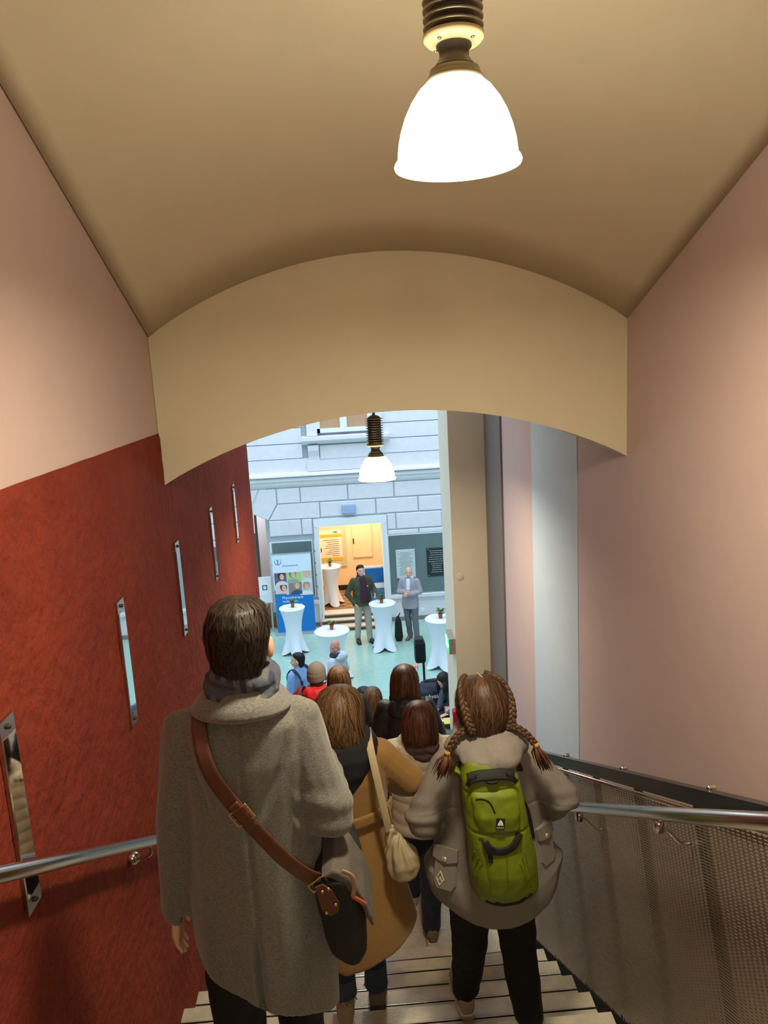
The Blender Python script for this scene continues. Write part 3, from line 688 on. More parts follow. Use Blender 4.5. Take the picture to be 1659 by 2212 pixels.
mb = MB().loft(list(reversed(rings)), caps=False); mb.f.append(tuple(range(len(mb.v)-96, len(mb.v)))); mb.build('table_cloth', M('black_cloth', (26, 27, 30), .85), t, True)
for x in (-.37, .3):
    for y in (-.7, .62): MB().cap((x, y, 0.015), (x, y, .70), .016, .016, 8).build('leg', m_steel, t)
TT = .745
t = thing('duffel_bag', 'navy sports bag with white lettering lying on the black table', 'bag', (1.12, 12.06, TT+.008)); m_navy = M('navy_fabric', (36, 40, 56), .7, bump=.2, bscale=14)
union('bag_body', MB().zloft([(0, 0, 0.0, .24, .17, 4), (0, 0, .03, .255, .19, 4), (0, 0, .2, .245, .175, 3.4), (0, .02, .29, .2, .12, 3), (0, .03, .325, .13, .055)]), m_navy, t, .012, 4, disp=lambda p, n_: p+n_*(.02*nz(p, 7, 7, 9, 3)))
MB().tube([(-.13, .0, .27), (-.10, -.015, .345), (.08, -.015, .345), (.11, .0, .27)], .014, 8, flat=(.016, .004), up=(0, -.2, 1)).build('handle', m_wire, t, True)
text_mesh('lettering', 'physio', .10, m_wp, t, (-.14, -.198, .10), (R(84), 0, 0), .003, shear=.2)
MB().ell((-.17, -.192, .115), (.02, .008, .026)).build('red_mark', M('mark_red', (214, 50, 60), .5), t, True)
t = thing('flower_pot', 'pink flowers in a square brown pot behind the registration table', 'flowers', (.86, 12.45, TT))
MB().zloft([(0, 0, 0, .055, .055, 8), (0, 0, .13, .07, .07, 8), (0, 0, .14, .07, .07, 8)]).build('pot', M('brown_pot', (98, 74, 58), .6), t)
rnd = random.Random(9)
for k in range(4):
    x, y = rnd.uniform(-.05, .06), rnd.uniform(-.04, .04); MB().tube([(0, 0, .1), (x, y, .26), (x*1.4, y, .36+.04*k)], .004, 6).build('stem', m_stem, t)
for k in range(26):
    a = rnd.uniform(0, 6.28); lm = MB(); leafq(lm, (.02*math.cos(a), .02*math.sin(a), rnd.uniform(.14, .26)), (math.cos(a), math.sin(a), rnd.uniform(0, .9)), rnd.uniform(.07, .12), .02); lm.build('leaf', m_leaf, t)
for (x, y, z, r_) in ((.0, 0, .44, .05), (.05, -.01, .46, .05), (-.04, .01, .36, .035), (.08, .0, .45, .03)):
    pm = MB(); pm.ell((x, y, z), (r_*.6, r_*.6, r_*.6), n=10, m=6)
    for k in range(8):
        a = k*.785; leafq(pm, (x, y, z-.01), (math.cos(a), math.sin(a), .2), r_*1.2, r_*.45)
    pm.build('blossom', m_pink_f, t)
t = thing('name_cards', 'red and white folded card standing on the black table', 'card', (1.31, 11.54, TT)); MB().box((-.05, -.003, 0), (.05, .003, .1), Matrix.Rotation(R(-25), 3, 'X')).build('card', M('card_pink', (236, 150, 150), .6), t); MB().box((-.03, -.006, .02), (.03, -.0035, .08), Matrix.Rotation(R(-25), 3, 'X')).build('card_print', m_white, t)
t = thing('paper_stack', 'white papers on the near edge of the black table', 'paper', (1.03, 11.28, TT)); 
for k in range(3): MB().box((-.14+.01*k, -.1, .002*k), (.14+.01*k, .1, .002*k+.0018), Matrix.Rotation(R(6*k), 3, 'Z')).build('sheet', m_white, t)
tag(MB().box((-.16, -.1, 0), (.16, .1, .012)).build('yellow_folder', M('folder_yellow', (222, 206, 90), .6), None, loc=(1.36, 11.22, TT)), 'yellow folder on the near edge of the black table', 'folder')
# ================================================================== people: helpers
m_skin = M('skin', (222, 172, 146), .5, nscale=20, namt=.05); m_skin2 = M('skin_tan', (196, 146, 118), .5, nscale=20, namt=.05); m_skin3 = M('skin_dark', (120, 76, 58), .5, nscale=20, namt=.05)
m_eyew = M('eye_white', (236, 232, 226), .3); m_iris = M('iris_dark', (40, 28, 22), .3); m_lip = M('lip', (176, 92, 84), .5)
HAIR = {}
def hair_mat(n, c, c2): 
    HAIR[n] = M('hair_'+n, c, .5, island=True, col2=c2, spec=.3); return HAIR[n]
hair_mat('dark', (62, 48, 38), (24, 19, 17)); hair_mat('brown', (118, 86, 56), (50, 34, 24)); hair_mat('honey', (140, 102, 62), (76, 52, 32)); hair_mat('auburn', (108, 62, 42), (40, 24, 20)); hair_mat('black', (40, 32, 32), (22, 18, 20)); hair_mat('braid', (96, 66, 44), (46, 31, 22))
def hrot(yaw=0, pitch=0, roll=0): return Matrix.Rotation(R(yaw), 3, 'Z') @ Matrix.Rotation(R(pitch), 3, 'X') @ Matrix.Rotation(R(roll), 3, 'Y')
def head_prims(mb, c, rot, s=1.0):
    c = Vector(c); T = lambda p: c+rot @ (Vector(p)*s)
    mb.ell(T((0, -.012, .02)), (.074*s, .094*s, .095*s), rot); mb.ell(T((0, .02, -.035)), (.062*s, .072*s, .085*s), rot); mb.ell(T((0, .036, -.08)), (.044*s, .05*s, .034*s), rot)
    mb.cap(T((0, .088, .0)), T((0, .108, -.04)), .009*s, .014*s, 8); mb.cap(T((-.03, .08, .018)), T((.03, .08, .018)), .011*s, .011*s, 8)
    mb.ell(T((0, .083, -.07)), (.025*s, .012*s, .011*s), rot)
    for q in (-1, 1): 
        mb.ell(T((.082*q, -.012, -.018)), (.012*s, .021*s, .034*s), rot); mb.ell(T((.045*q, .058, -.03)), (.02*s, .02*s, .024*s), rot)
def face(parent, c, rot, og, s=1.0, brow=None, smile=False):
    c = Vector(c)-Vector(og); T = lambda p: c+rot @ (Vector(p)*s)
    for q in (-1, 1):
        e = MB().ell(T((.031*q, .082, -.003)), (.013*s, .008*s, .0062*s), rot, 10, 6).build('eye', m_eyew, parent, True); MB().ell(T((.031*q, .0895, -.003)), (.006*s, .003*s, .0062*s), rot, 8, 6).build('pupil', m_iris, e, True)
        MB().tube([T((.014*q, .0925, .021)), T((.03*q, .09, .025)), T((.047*q, .081, .020))], [.0028*s, .003*s, .0018*s], 6).build('eyebrow', brow or m_iris, parent, True)
    mo = MB().tube([T((x, .0955-x*x*8, -.0715+(x*x*(14 if smile else 2)))) for x in (-.026, -.018, -.009, 0, .009, .018, .026)], [.001, .004*s, .0055*s, .006*s, .0055*s, .004*s, .001], 8).build('mouth', m_lip, parent, True)
    if smile: MB().tube([T((x, .0985-x*x*8, -.0705+x*x*14)) for x in (-.018, -.009, 0, .009, .018)], [.001, .003*s, .004*s, .003*s, .001], 8).build('teeth', m_eyew, mo, True)
def hand_prims(mb, w, d, side, nrm, s=1.0, curl=.5):
    w, d, side, nrm = Vector(w), Vector(d).normalized(), Vector(side).normalized(), Vector(nrm).normalized()
    for k in (-.026, -.009, .009, .026): mb.cap(w+side*k*.7*s, w+(d*.09+side*k)*s, .016*s, .0135*s, 8)
    for k, L_ in ((.032, .066), (.011, .075), (-.011, .07), (-.031, .054)):
        b = w+(d*.09+side*k)*s; d1 = (d+nrm*curl*.5).normalized(); m_ = b+d1*L_*.5*s; d2 = (d+nrm*curl*1.6).normalized(); mb.cap(b, m_, .0088*s, .0082*s, 8); mb.cap(m_, m_+d2*L_*.5*s, .0082*s, .007*s, 8)
    b = w+(d*.03+side*.03)*s; m_ = b+(d*.035+side*.022+nrm*.012)*s; mb.cap(b, m_, .012*s, .0105*s, 8); mb.cap(m_, m_+(d*.034+side*.004+nrm*.01)*s, .0105*s, .0085*s, 8)
def limb(mb, a, b, c, r): mb.cap(a, b, r[0], r[1]); mb.cap(b, c, r[1], r[2])
def shoe(parent, heel, yaw, mat, sole, og, pitch=0, L_=.26):
    """heel = point on the ground under the heel"""
    heel = Vector(heel)-Vector(og); rt = Matrix.Rotation(R(yaw), 3, 'Z') @ Matrix.Rotation(R(pitch), 3, 'X')
    k = L_/.26
    def ringat(y, wd, z0, h, n=16): 
        out = []
        for i in range(n):
            a = 2*math.pi*i/n; ca, sa = math.cos(a), math.sin(a); out.append(Vector((wd*math.copysign(abs(ca)**.7, ca)*k, y*k, (z0+h/2+h/2*math.copysign(abs(sa)**.8, sa))*k)))
        return out
    up = [(-.024, .014, .03, .06), (-.018, .032, .018, .10), (.02, .041, .016, .115), (.06, .042, .016, .115), (.10, .043, .016, .098), (.15, .047, .016, .074), (.20, .043, .016, .056), (.23, .03, .018, .042), (.245, .012, .022, .024)]
    mb = MB().loft([[heel+rt @ p for p in ringat(y, wd, z0, h)] for y, wd, z0, h in reversed(up)]); s_ = mb.build('shoe', mat, parent, True)
    so = [(-.028, .014), (-.02, .03), (.02, .038), (.08, .036), (.15, .047), (.2, .045), (.235, .03), (.25, .008)]
    MB().loft([[heel+rt @ Vector((x*k, y*k, z*k)) for x, z in ((-wd, 0), (wd, 0), (wd, .022), (-wd, .022))] for y, wd in reversed(so)]).build('sole', sole, s_, False)
    return s_
def rows_at(rows, u):
    f = u*(len(rows)-1); i = min(int(f), len(rows)-2); t = f-i; a, b = rows[i], rows[i+1]
    return [a[k]*(1-t)+b[k]*t for k in range(4)]
def hair_pt(rows, u, phi, c, rot, s, k):
    dz, yc, rx, ry = rows_at(rows, max(0, min(1, u)))
    if u > 1: dz -= (u-1)*.25
    k *= 1+.035*noise.noise(Vector((2.2*math.cos(phi), 2.2*math.sin(phi), u*1.6+rows[-1][0]*31)))+.012*noise.noise(Vector((7*math.cos(phi), 7*math.sin(phi), u*2)))
    return c+rot @ (Vector((rx*k*math.cos(phi), yc+ry*k*math.sin(phi), dz))*s)
def hair(parent, rows, c, rot, og, mat, s=1.0, n=900, ulen=(.4, .8), wdt=.004, seed=1, phi=(-3.14, 3.14), u0=(0, .5), loose=.03, shell=True, name='hair', wob=.25):
    """rows: (height, y offset, rx, ry) from the crown down; strands run down the rows"""
    c = Vector(c)-Vector(og); mb = MB(); N_ = 36; rnd = random.Random(seed)
    rings = [[hair_pt(rows, i_/(len(rows)-1), a, c, rot, s, .985) for a in [2*math.pi*k/N_ for k in range(N_)]] for i_ in reversed(range(len(rows)))]
    mb.loft(rings)
    for q in range(n):
        ph = rnd.uniform(*phi); ua = rnd.uniform(*u0); ub = min(1.0+rnd.uniform(-.04, .09), ua+rnd.uniform(*ulen)); kk = 1.003+abs(rnd.gauss(0, loose))+(.05 if rnd.random() < .03 else 0); dph = rnd.gauss(0, wob); L, Rr = [], []
        S_ = 7
        wv = rnd.uniform(0, 6)
        for i in range(S_+1):
            t = i/S_; u = ua+(ub-ua)*t; p_ = ph+dph*t*t+.04*math.sin(5*t+wv); w2 = wdt*(1-.85*t**3)*(.4 if i == 0 else 1)/max(.02, rows_at(rows, u)[2])
            k2 = kk+(.012*math.sin(4*t+wv)); L.append(hair_pt(rows, u, p_-w2, c, rot, s, k2)); Rr.append(hair_pt(rows, u, p_+w2, c, rot, s, k2))
        mb.add(L+Rr, [(i, i+1, S_+2+i, S_+1+i) for i in range(S_)])
    return mb.build(name, mat, parent, True)
LONG = [(.128, -.012, .012, .012), (.122, -.012, .045, .05), (.10, -.014, .074, .086), (.06, -.018, .092, .104), (.01, -.024, .099, .108), (-.05, -.034, .102, .094), (-.11, -.046, .104, .076), (-.17, -.052, .106, .066), (-.22, -.056, .10, .056), (-.26, -.06, .085, .045)]
SHORT = [(.126, -.012, .012, .012), (.12, -.012, .045, .05), (.10, -.016, .07, .082), (.065, -.030, .082, .088), (.03, -.046, .084, .078), (-.01, -.05, .080, .068), (-.045, -.055, .074, .058), (-.08, -.056, .064, .048), (-.10, -.055, .056, .042)]
def folds(amp, sx, sz, seed): return lambda p, n_: p+n_*(amp*nz(p, sx, sx, sz, seed)+amp*.5*nz(p, sx*2.3, sx*2.3, sz*2.6, seed+5))
def quilt(amp, pitch, seed, fold=.008): return lambda p, n_: p+n_*(amp*(abs(math.sin(math.pi*p.z/pitch))**.6)+fold*nz(p, 6, 6, 5, seed)+.003*nz(p, 30, 30, 20, seed))

def gp(label, base, yaw, h, jacket, trousers, shoes_, hair_kind, hair_m='brown', skin=m_skin, arms=None, hood=None, scarf=None, disp=None, hy=0, hp=0, hem=.80, legs=None, collar=None, shirt=None, width=1.0, hairlen=1.0, voxel=.012, group=None, hn=500, lean=0, shw=1.0, smile=False, shz=0):
    """a standing figure, local +y is where it faces"""
    s = h/1.7; t = thing('person', label, 'person', base, R(yaw), group); V3 = lambda p: Vector((p[0]*s*width, p[1]*s, p[2]*s))
    ln = Matrix.Rotation(R(-lean), 3, 'X'); hipc = Vector((0, 0, .92*s))
    T = lambda p: hipc+ln @ (V3(p)-hipc) if lean else V3(p)
    hc = T((0, .02, 1.585)); rot = ln @ hrot(hy, hp) if lean else hrot(hy, hp)
    arms = arms or (((-.255, -.02, 1.12), (-.26, .1, .88)), ((.255, -.02, 1.12), (.26, .1, .88)))
    legs = legs or (((-.09, .03, .5), (-.09, 0, .1)), ((.09, .03, .5), (.09, 0, .1)))
    b = MB(); head_prims(b, hc, rot, s); b.cap(hc+rot @ Vector((0, -.02, -.07))*s, T((0, -.005, 1.38)), .053*s, .054*s)
    b.cap(T((0, .01, 1.29)), T((0, 0, .95)), .095*s, .11*s); b.cap(T((-.14, 0, 1.37)), T((.14, 0, 1.37)), .045*s, .045*s)
    for i, q in enumerate((-1, 1)):
        el, wr = T(arms[i][0]), T(arms[i][1]); limb(b, T((.155*q, 0, 1.37)), el, wr, (.042*s, .038*s, .026*s)); d = wr-el
        sd = Vector((0, 1, 0)) if abs(d.normalized().z) > .6 else Vector((0, 0, 1)); sd = (sd-d.normalized()*sd.dot(d.normalized())); hand_prims(b, wr, d, sd, Vector((-q, 0, 0)) if abs(d.normalized().z) > .6 else Vector((-q, -.3, 0)), s)
        kn, an = V3(legs[i][0]), V3(legs[i][1]); limb(b, Vector((.085*q*s, 0, .88*s)), kn, an, (.085*s, .055*s, .038*s)); b.cap(an, an+Vector((0, .12*s, -.06*s)), .034*s, .02*s)
    union('body', b, skin, t, min(voxel, .0075), 2); face(t, hc, rot, (0, 0, 0), s, HAIR.get(hair_m), smile)
    # clothes
    tr = MB()
    for i, q in enumerate((-1, 1)):
        kn, an = V3(legs[i][0]), V3(legs[i][1]); limb(tr, Vector((.088*q*s, 0, .88*s)), kn, an+Vector((0, 0, .0)), (.102*s, .075*s, .062*s)); tr.cap(an, an+Vector((0, .0, -.035*s)), .062*s, .06*s)
    tr.cap((-.06*s, 0, .93*s), (.06*s, 0, .93*s), .125*s, .125*s); union('trousers', tr, trousers, t, voxel, 4, disp=folds(.008, 7, 9, 2))
    for i, q in enumerate((-1, 1)): 
        an = V3(legs[i][1]); shoe(t, (an.x, an.y-.03, an.z-.1*s), -8*q, shoes_[0], shoes_[1], (0, 0, 0))
    j = MB(); mid = (1.1+hem)/2
    j.zloft([(0, 0, z*s, rx*s*width, ry*s) for z, rx, ry in ((1.475, .075, .07), (1.44, .11, .088), (1.39, .165, .108), (1.28, .185, .13), (1.1, .182, .135), (mid, .19, .148), (hem, .20, .165))])
    if lean: j.v = [hipc+ln @ (p-hipc) for p in j.v]
    for i, q in enumerate((-1, 1)): limb(j, T((.165*q, 0, 1.385)), T(arms[i][0]), T(arms[i][1]), (.069*s, .062*s, .05*s))
    union('jacket', j, jacket, t, voxel, 4, disp=disp or folds(.012, 6, 7, h*7))
    if hood: 
        hm = MB().ell(T((0, -.10, 1.435)), (.13*s, .085*s, .085*s)); hm.ell(T((0, -.04, 1.47)), (.105*s, .085*s, .05*s)); union('hood', hm, hood, t, voxel, 4, disp=folds(.016, 9, 9, 4))
    if scarf:
        sc = MB().tube([T((.085*math.cos(a), -.01+.085*math.sin(a), 1.465+.02*math.sin(2*a))) for a in [2*math.pi*k/16 for k in range(17)]], .042*s, 10); union('scarf', sc, scarf, t, voxel, 3, disp=folds(.012, 12, 14, 1))
    if collar:
        cb = MB().zloft([T((0, -.01, 1.42))[:]+(.11*s, .10*s), T((0, -.012, 1.47))[:]+(.082*s, .08*s), T((0, -.012, 1.50))[:]+(.072*s, .07*s)]); union('collar', cb, collar, t, voxel*.8, 2)
    if shirt:
        sh = MB().zloft([(0, .078*s, z*s, rx*s*shw, (ry-.012)*s) for z, rx, ry in ((1.45, .04, .05), (1.38, .055, .066), (1.2, .06, .088), (1.0, .075, .098), (.90, .085, .1)) if z > shz]); union('shirt', sh, shirt, t, voxel, 2)
    if hair_kind == 'long': hair(t, [(r[0] if r[0] > 0 else r[0]*hairlen, r[1], r[2], r[3]) for r in LONG], hc, rot, (0, 0, 0), HAIR[hair_m], s, hn, seed=int(h*100))
    elif hair_kind == 'short': hair(t, SHORT, hc, rot, (0, 0, 0), HAIR[hair_m], s, hn, (.15, .35), seed=int(h*100), u0=(0, .75), wdt=.003)
    elif hair_kind == 'cap': 
        cp = MB(); cp.ell(hc+rot @ Vector((0, -.014, .03))*s, (.086*s, .106*s, .10*s), rot); cp.zloft([(hc.x, hc.y-.02*s, hc.z+z*s, .086*s, .104*s) for z in (-.035, .03)]); union('knit_cap', cp, M('taupe_knit', (134, 124, 112), .9, bump=.3, bscale=120), t, .008, 2)
        nk = MB().ell(hc+rot @ Vector((0, -.035, -.07))*s, (.062*s, .062*s, .05*s)); union('nape_hair', nk, M('reddish_nape', (92, 56, 48), .8), t, .008, 2)
    return t, s, T
m_jeans = M('dark_denim', (44, 52, 68), .85, nscale=60, namt=.2); m_blackc = M('black_trousers', (15, 15, 17), .85); m_blackj = M('black_jacket', (26, 25, 26), .6, bump=.2, bscale=40)
m_shoe_d = M('dark_shoe', (48, 46, 46), .5); m_sole_d = M('dark_sole', (26, 26, 26), .7); m_sole_w = M('white_sole', (226, 220, 208), .6); m_beige = M('beige_shoe', (176, 154, 122), .6, nscale=20); m_brownshoe = M('brown_shoe', (104, 82, 68), .5)
bw = (m_shoe_d, m_sole_d)
# two men standing by the bar table
m_olive = M('olive_jacket', (70, 72, 50), .75, nscale=12, namt=.1); m_khaki = M('khaki_trousers', (178, 170, 156), .8); m_plum = M('plum_sweater', (62, 36, 48), .85)
t, s, T = gp('smiling man in olive green jacket and khaki trousers at the bar table', (.06, 17.05, 0), 203, 1.84, m_olive, m_khaki, bw, 'short', 'dark', hy=-8, arms=(((-.26, .02, 1.12), (-.16, .30, 1.10)), ((.29, -.04, 1.12), (.2, .08, .92))), collar=M('dark_collar', (30, 30, 28), .8), shirt=m_plum, shw=1.7, smile=True, legs=(((-.09, .05, .5), (-.09, .08, .1)), ((.11, .0, .5), (.12, -.06, .1))), width=1.08, hem=.84)
MB().ell(T((-.07, .155, 1.27)), (.02, .004, .008)).build('chest_logo', m_white, t)
m_blazer = M('grey_blazer', (168, 160, 168), .8, nscale=80, namt=.12); m_grey = M('grey_trousers', (98, 106, 110), .8)
gp('bald man in light grey blazer with arms folded before the glass panel', (1.17, 17.0, 0), 158, 1.74, m_blazer, m_grey, (m_brownshoe, m_sole_w), 'bald', 'dark', smile=True, shz=1.15, hy=14, arms=(((-.25, .03, 1.14), (-.05, .21, 1.12)), ((.25, .03, 1.12), (.03, .2, 1.16))), shirt=M('pale_shirt', (214, 228, 240), .7), collar=M('pale_shirt', (214, 228, 240)), hem=.76, legs=(((-.12, .08, .5), (-.17, .16, .1)), ((.07, .03, .5), (.04, 0, .1))), voxel=.011)
# people on the hall floor and on the lower flight
gp('man in pale grey hooded coat with dark scarf turning to look back', (-.45, 12.45, 0), 62, 1.76, M('pale_coat', (190, 200, 210), .75), m_jeans, bw, 'bald', 'black', skin=m_skin2, hy=88, hp=-4, hood=M('pale_coat', (190, 200, 210)), scarf=M('charcoal_scarf', (52, 54, 60), .85, bump=.2))
t, s, T = gp('dark haired man in blue shirt with a black rucksack strap', (-1.06, 11.95, 0), 50, 1.76, M('blue_shirt', (128, 164, 214), .75), m_jeans, bw, 'short', 'black', hy=35)
for q in (-1, 1): MB().tube([T((.12*q, .12, 1.15)), T((.13*q, .13, 1.34)), T((.13*q, .05, 1.46)), T((.13*q, -.06, 1.45)), T((.12*q, -.16, 1.3)), T((.11*q, -.16, 1.0))], .02, 10, flat=(.022, .008), up=(0, .3, 1)).build('rucksack_strap', m_jeans, t, True)
gp('person in charcoal coat mostly hidden behind the man in the grey coat', (-1.50, 11.3, 0), 0, 1.74, M('charcoal_coat', (66, 68, 72), .8), m_jeans, bw, 'short', 'brown')
m_redj = M('red_jacket', (206, 30, 34), .6, bump=.1, bscale=30)
t, s, T = gp('person in bright red hooded jacket and taupe cap walking down the stairs', (-.455, 6.95, ground(6.95)+ZC), -12, 1.80, m_redj, m_jeans, bw, 'cap', 'dark', skin=m_skin3, hood=m_redj, width=1.05)
pk = MB().zloft([(0, -.2*s, z*s, rx*s, .085*s, 4) for z, rx in ((.95, .13), (1.0, .16), (1.3, .15), (1.40, .1))]); rb = thing('rucksack', 'dark red rucksack on the person in the red jacket', 'bag', t.location, t.rotation_euler.z); union('bag_body', pk, M('maroon_bag', (108, 26, 34), .7), rb, .012, 3)
for q in (-1, 1): MB().tube([T((.1*q, -.14, 1.05)), T((.13*q, -.17, 1.36)), T((.14*q, -.07, 1.475)), T((.14*q, .05, 1.45)), T((.135*q, .128, 1.28)), T((.155*q, .095, 1.1)), T((.17*q, -.04, 1.03)), T((.13*q, -.16, 1.0))], .02, 10, flat=(.024, .008), up=lambda i: [(0, -1, .2), (0, -1, .4), (0, -.2, 1), (0, .5, 1), (0, 1, .1), (.5*q, 1, 0), (q, 0, 0), (.5*q, -1, 0)][min(i, 7)]).build('strap', M('maroon_bag', (108, 26, 34)), rb, True)
gp('woman with honey brown hair in black jacket with white trim', (-.215, 6.1, ground(6.15)+ZC), 0, 1.62, m_blackj, m_blackc, bw, 'long', 'honey', hairlen=.75, scarf=M('white_trim', (222, 216, 206), .8), hn=900)
gp('woman with long straight brown hair and cream coat further down the stairs', (.075, 7.5, ground(7.6)+ZC), 5, 1.64, M('cream_coat', (206, 190, 160), .8), m_blackc, bw, 'long', 'brown', hairlen=1.45, hn=800)
gp('dark haired person with a pale cheek seen past the long brown hair', (-.02, 8.05, ground(8.1)+ZC), 0, 1.70, m_blackj, m_blackc, bw, 'short', 'black', hy=35)
gp('person in taupe jacket half hidden by the black puffer jacket', (.43, 6.85, ground(6.9)+ZC), -5, 1.60, M('taupe_jacket', (116, 100, 86), .8), m_blackc, bw, 'short', 'black', hood=M('taupe_jacket', (116, 100, 86)), width=1.1)
m_puff = M('black_puffer', (30, 28, 27), .55, bump=.15, bscale=25)
t, s, T = gp('woman with chestnut hair in black puffer jacket with a thick cowl', (.285, 5.15, LAND+ZC), -4, 1.67, m_puff, m_blackc, bw, 'long', 'auburn', hairlen=.8, hood=m_puff, scarf=m_puff, disp=quilt(.006, .08, 3), hn=1600, width=.9)
rb = thing('grey_rucksack', 'rounded dark grey rucksack on the black puffer jacket', 'bag', t.location, t.rotation_euler.z)
union('bag_body', MB().zloft([(.1, -.22*s, z*s, rx*s, ry*s, 3.4) for z, rx, ry in ((.85, .1, .06), (.88, .13, .09), (1.1, .13, .1), (1.22, .11, .09), (1.27, .06, .05))]), M('olive_grey_bag', (62, 64, 60), .8), rb, .01, 4)
MB().tube([(.1, -.24*s, 1.24*s), (.1, -.21*s, 1.31*s), (.1, -.15*s, 1.27*s)], .01, 8).build('handle', m_blackc, rb, True)
MB().tube([T((.11, -.17, 1.2)), T((.12, -.155, 1.33)), T((.13, -.09, 1.445)), T((.135, .02, 1.455)), T((.135, .125, 1.3)), T((.15, .11, 1.1)), T((.17, -.04, .98)), T((.14, -.17, .93))], .02, 10, flat=(.02, .006), up=lambda i: [(0, -1, .2), (0, -1, .4), (0, -.3, 1), (0, .4, 1), (0, 1, .1), (.5, 1, 0), (1, 0, 0), (.5, -1, 0)][min(i, 7)]).build('strap', m_blackc, rb, True)
# woman bending over the registration table
m_dressb = M('slate_top', (72, 80, 96), .8)
t = thing('person', 'dark haired woman in slate top bending over the black table', 'person', (1.80, 11.81, 0), R(115), None)
b = MB(); hc = Vector((0, .60, 1.285)); rot = hrot(0, -50); head_prims(b, hc, rot); b.cap(hc+rot @ Vector((0, -.03, -.07)), (0, .38, 1.25), .052, .056); b.cap((0, .33, 1.19), (0, .02, .95), .095, .11); b.cap((-.13, .35, 1.22), (.13, .35, 1.22), .045, .045)
armsO = (((-.24, .49, .97), (-.16, .62, .785)), ((.19, .50, .98), (.10, .64, .785)))
for i, q in enumerate((-1, 1)):
    limb(b, (.15*q, .35, 1.215), armsO[i][0], armsO[i][1], (.046, .038, .026)); d = Vector(armsO[i][1])-Vector(armsO[i][0]); hand_prims(b, armsO[i][1], Vector((-.2*q, 1, -.16)), Vector((-q, 0, 0)), Vector((0, 0, -1)), .95, .12)
    limb(b, (.085*q, 0, .88), (.09*q, .03, .48), (.09*q, 0, .1), (.085, .055, .038)); b.cap((.09*q, 0, .1), (.09*q, .14, .045), .035, .025)
union('body', b, m_skin, t, .0075, 2); face(t, hc, rot, (0, 0, 0))
j = MB(); j.cap((0, .36, 1.20), (0, .05, .98), .135, .15); j.cap((-.145, .35, 1.225), (.145, .35, 1.225), .07, .07); j.cap((0, .04, .98), (0, 0, .8), .155, .17)
for i, q in enumerate((-1, 1)): limb(j, (.16*q, .35, 1.22), armsO[i][0], armsO[i][1], (.07, .055, .045))
union('top', j, m_dressb, t, .011, 4, disp=folds(.01, 8, 8, 2))
tr = MB()
for q in (-1, 1): limb(tr, (.088*q, 0, .85), (.09*q, .03, .48), (.09*q, 0, .1), (.105, .075, .06)); shoe(t, (.09*q, -.03, 0), -6*q, m_shoe_d, m_sole_d, (0, 0, 0))
union('trousers', tr, m_blackc, t, .012, 4)
hair(t, [(r[0], r[1]-.01, r[2]*.97, r[3]*.9) for r in LONG], hc, hrot(0, -38), (0, 0, 0), HAIR['black'], 1, 500, seed=3)
rnd = random.Random(21)
for q in (-1, 1):       # long hair falling straight down beside her face
    lk = MB()
    for k in range(70):
        a_ = hc+Vector((q*rnd.uniform(.06, .085), rnd.uniform(-.06, .05), rnd.uniform(.0, .05))); m_ = hc+Vector((q*rnd.uniform(.085, .105), rnd.uniform(-.05, .06), -.06)); lk.tube([a_, m_, m_+Vector((rnd.gauss(0, .012), rnd.gauss(.01, .012), -rnd.uniform(.08, .16)))], [.008, .008, .0015], 6)
    lk.build('hair_lock', HAIR['black'], t, True)
# ================================================================== the people in front
# positions here are relative to the eye; each root stands on its tread
def root(label, x, y, z): return thing('person', label, 'person', (x, y, z+ZC)), (x, y, z)
def front_body(t, og, hc, rot, neck, sh, arms, hips, legs, feet, voxel=.006, s=1.0, skin=m_skin, curl=.6):
    b = MB(); head_prims(b, hc, rot, s); b.cap(Vector(hc)+rot @ Vector((0, -.02, -.06))*s, neck, .054*s, .06*s); pel = (Vector(hips[0])+Vector(hips[1]))/2; nk = Vector(neck)
    b.cap(nk+Vector((0, .01, -.12)), pel+Vector((0, 0, .08)), .105*s, .115*s)
    for i in (0, 1):
        b.cap(nk+Vector((0, 0, -.05)), sh[i], .05*s, .045*s); el, wr = arms[i]; limb(b, sh[i], el, wr, (.046*s, .04*s, .026*s)); d = Vector(wr)-Vector(el); q = (-1, 1)[i]
        if abs(d.normalized().z) > .6: hand_prims(b, wr, d, (0, 1, 0), (-q, 0, 0), s, curl)
        else: hand_prims(b, wr, d, (0, 0, 1), (-q, .2, 0), s, curl)
        b.cap(pel, hips[i], .11*s, .1*s); limb(b, hips[i], legs[i][0], legs[i][1], (.085*s, .052*s, .036*s)); b.cap(legs[i][1], feet[i], .036*s, .024*s)
    union('body', b, skin, t, voxel, 2, og); face(t, hc, rot, og, s)
def trousers(t, og, hips, legs, r, mat, name='trousers', seed=1, end=1.0, voxel=.008):
    tr = MB()
    for i in (0, 1):
        k = Vector(legs[i][0]); a = k.lerp(Vector(legs[i][1]), end); limb(tr, hips[i], k, a, r)
    tr.cap(hips[0], hips[1], r[0]+.01, r[0]+.01); return union(name, tr, mat, t, voxel, 4, og, disp=folds(.008, 8, 8, seed))

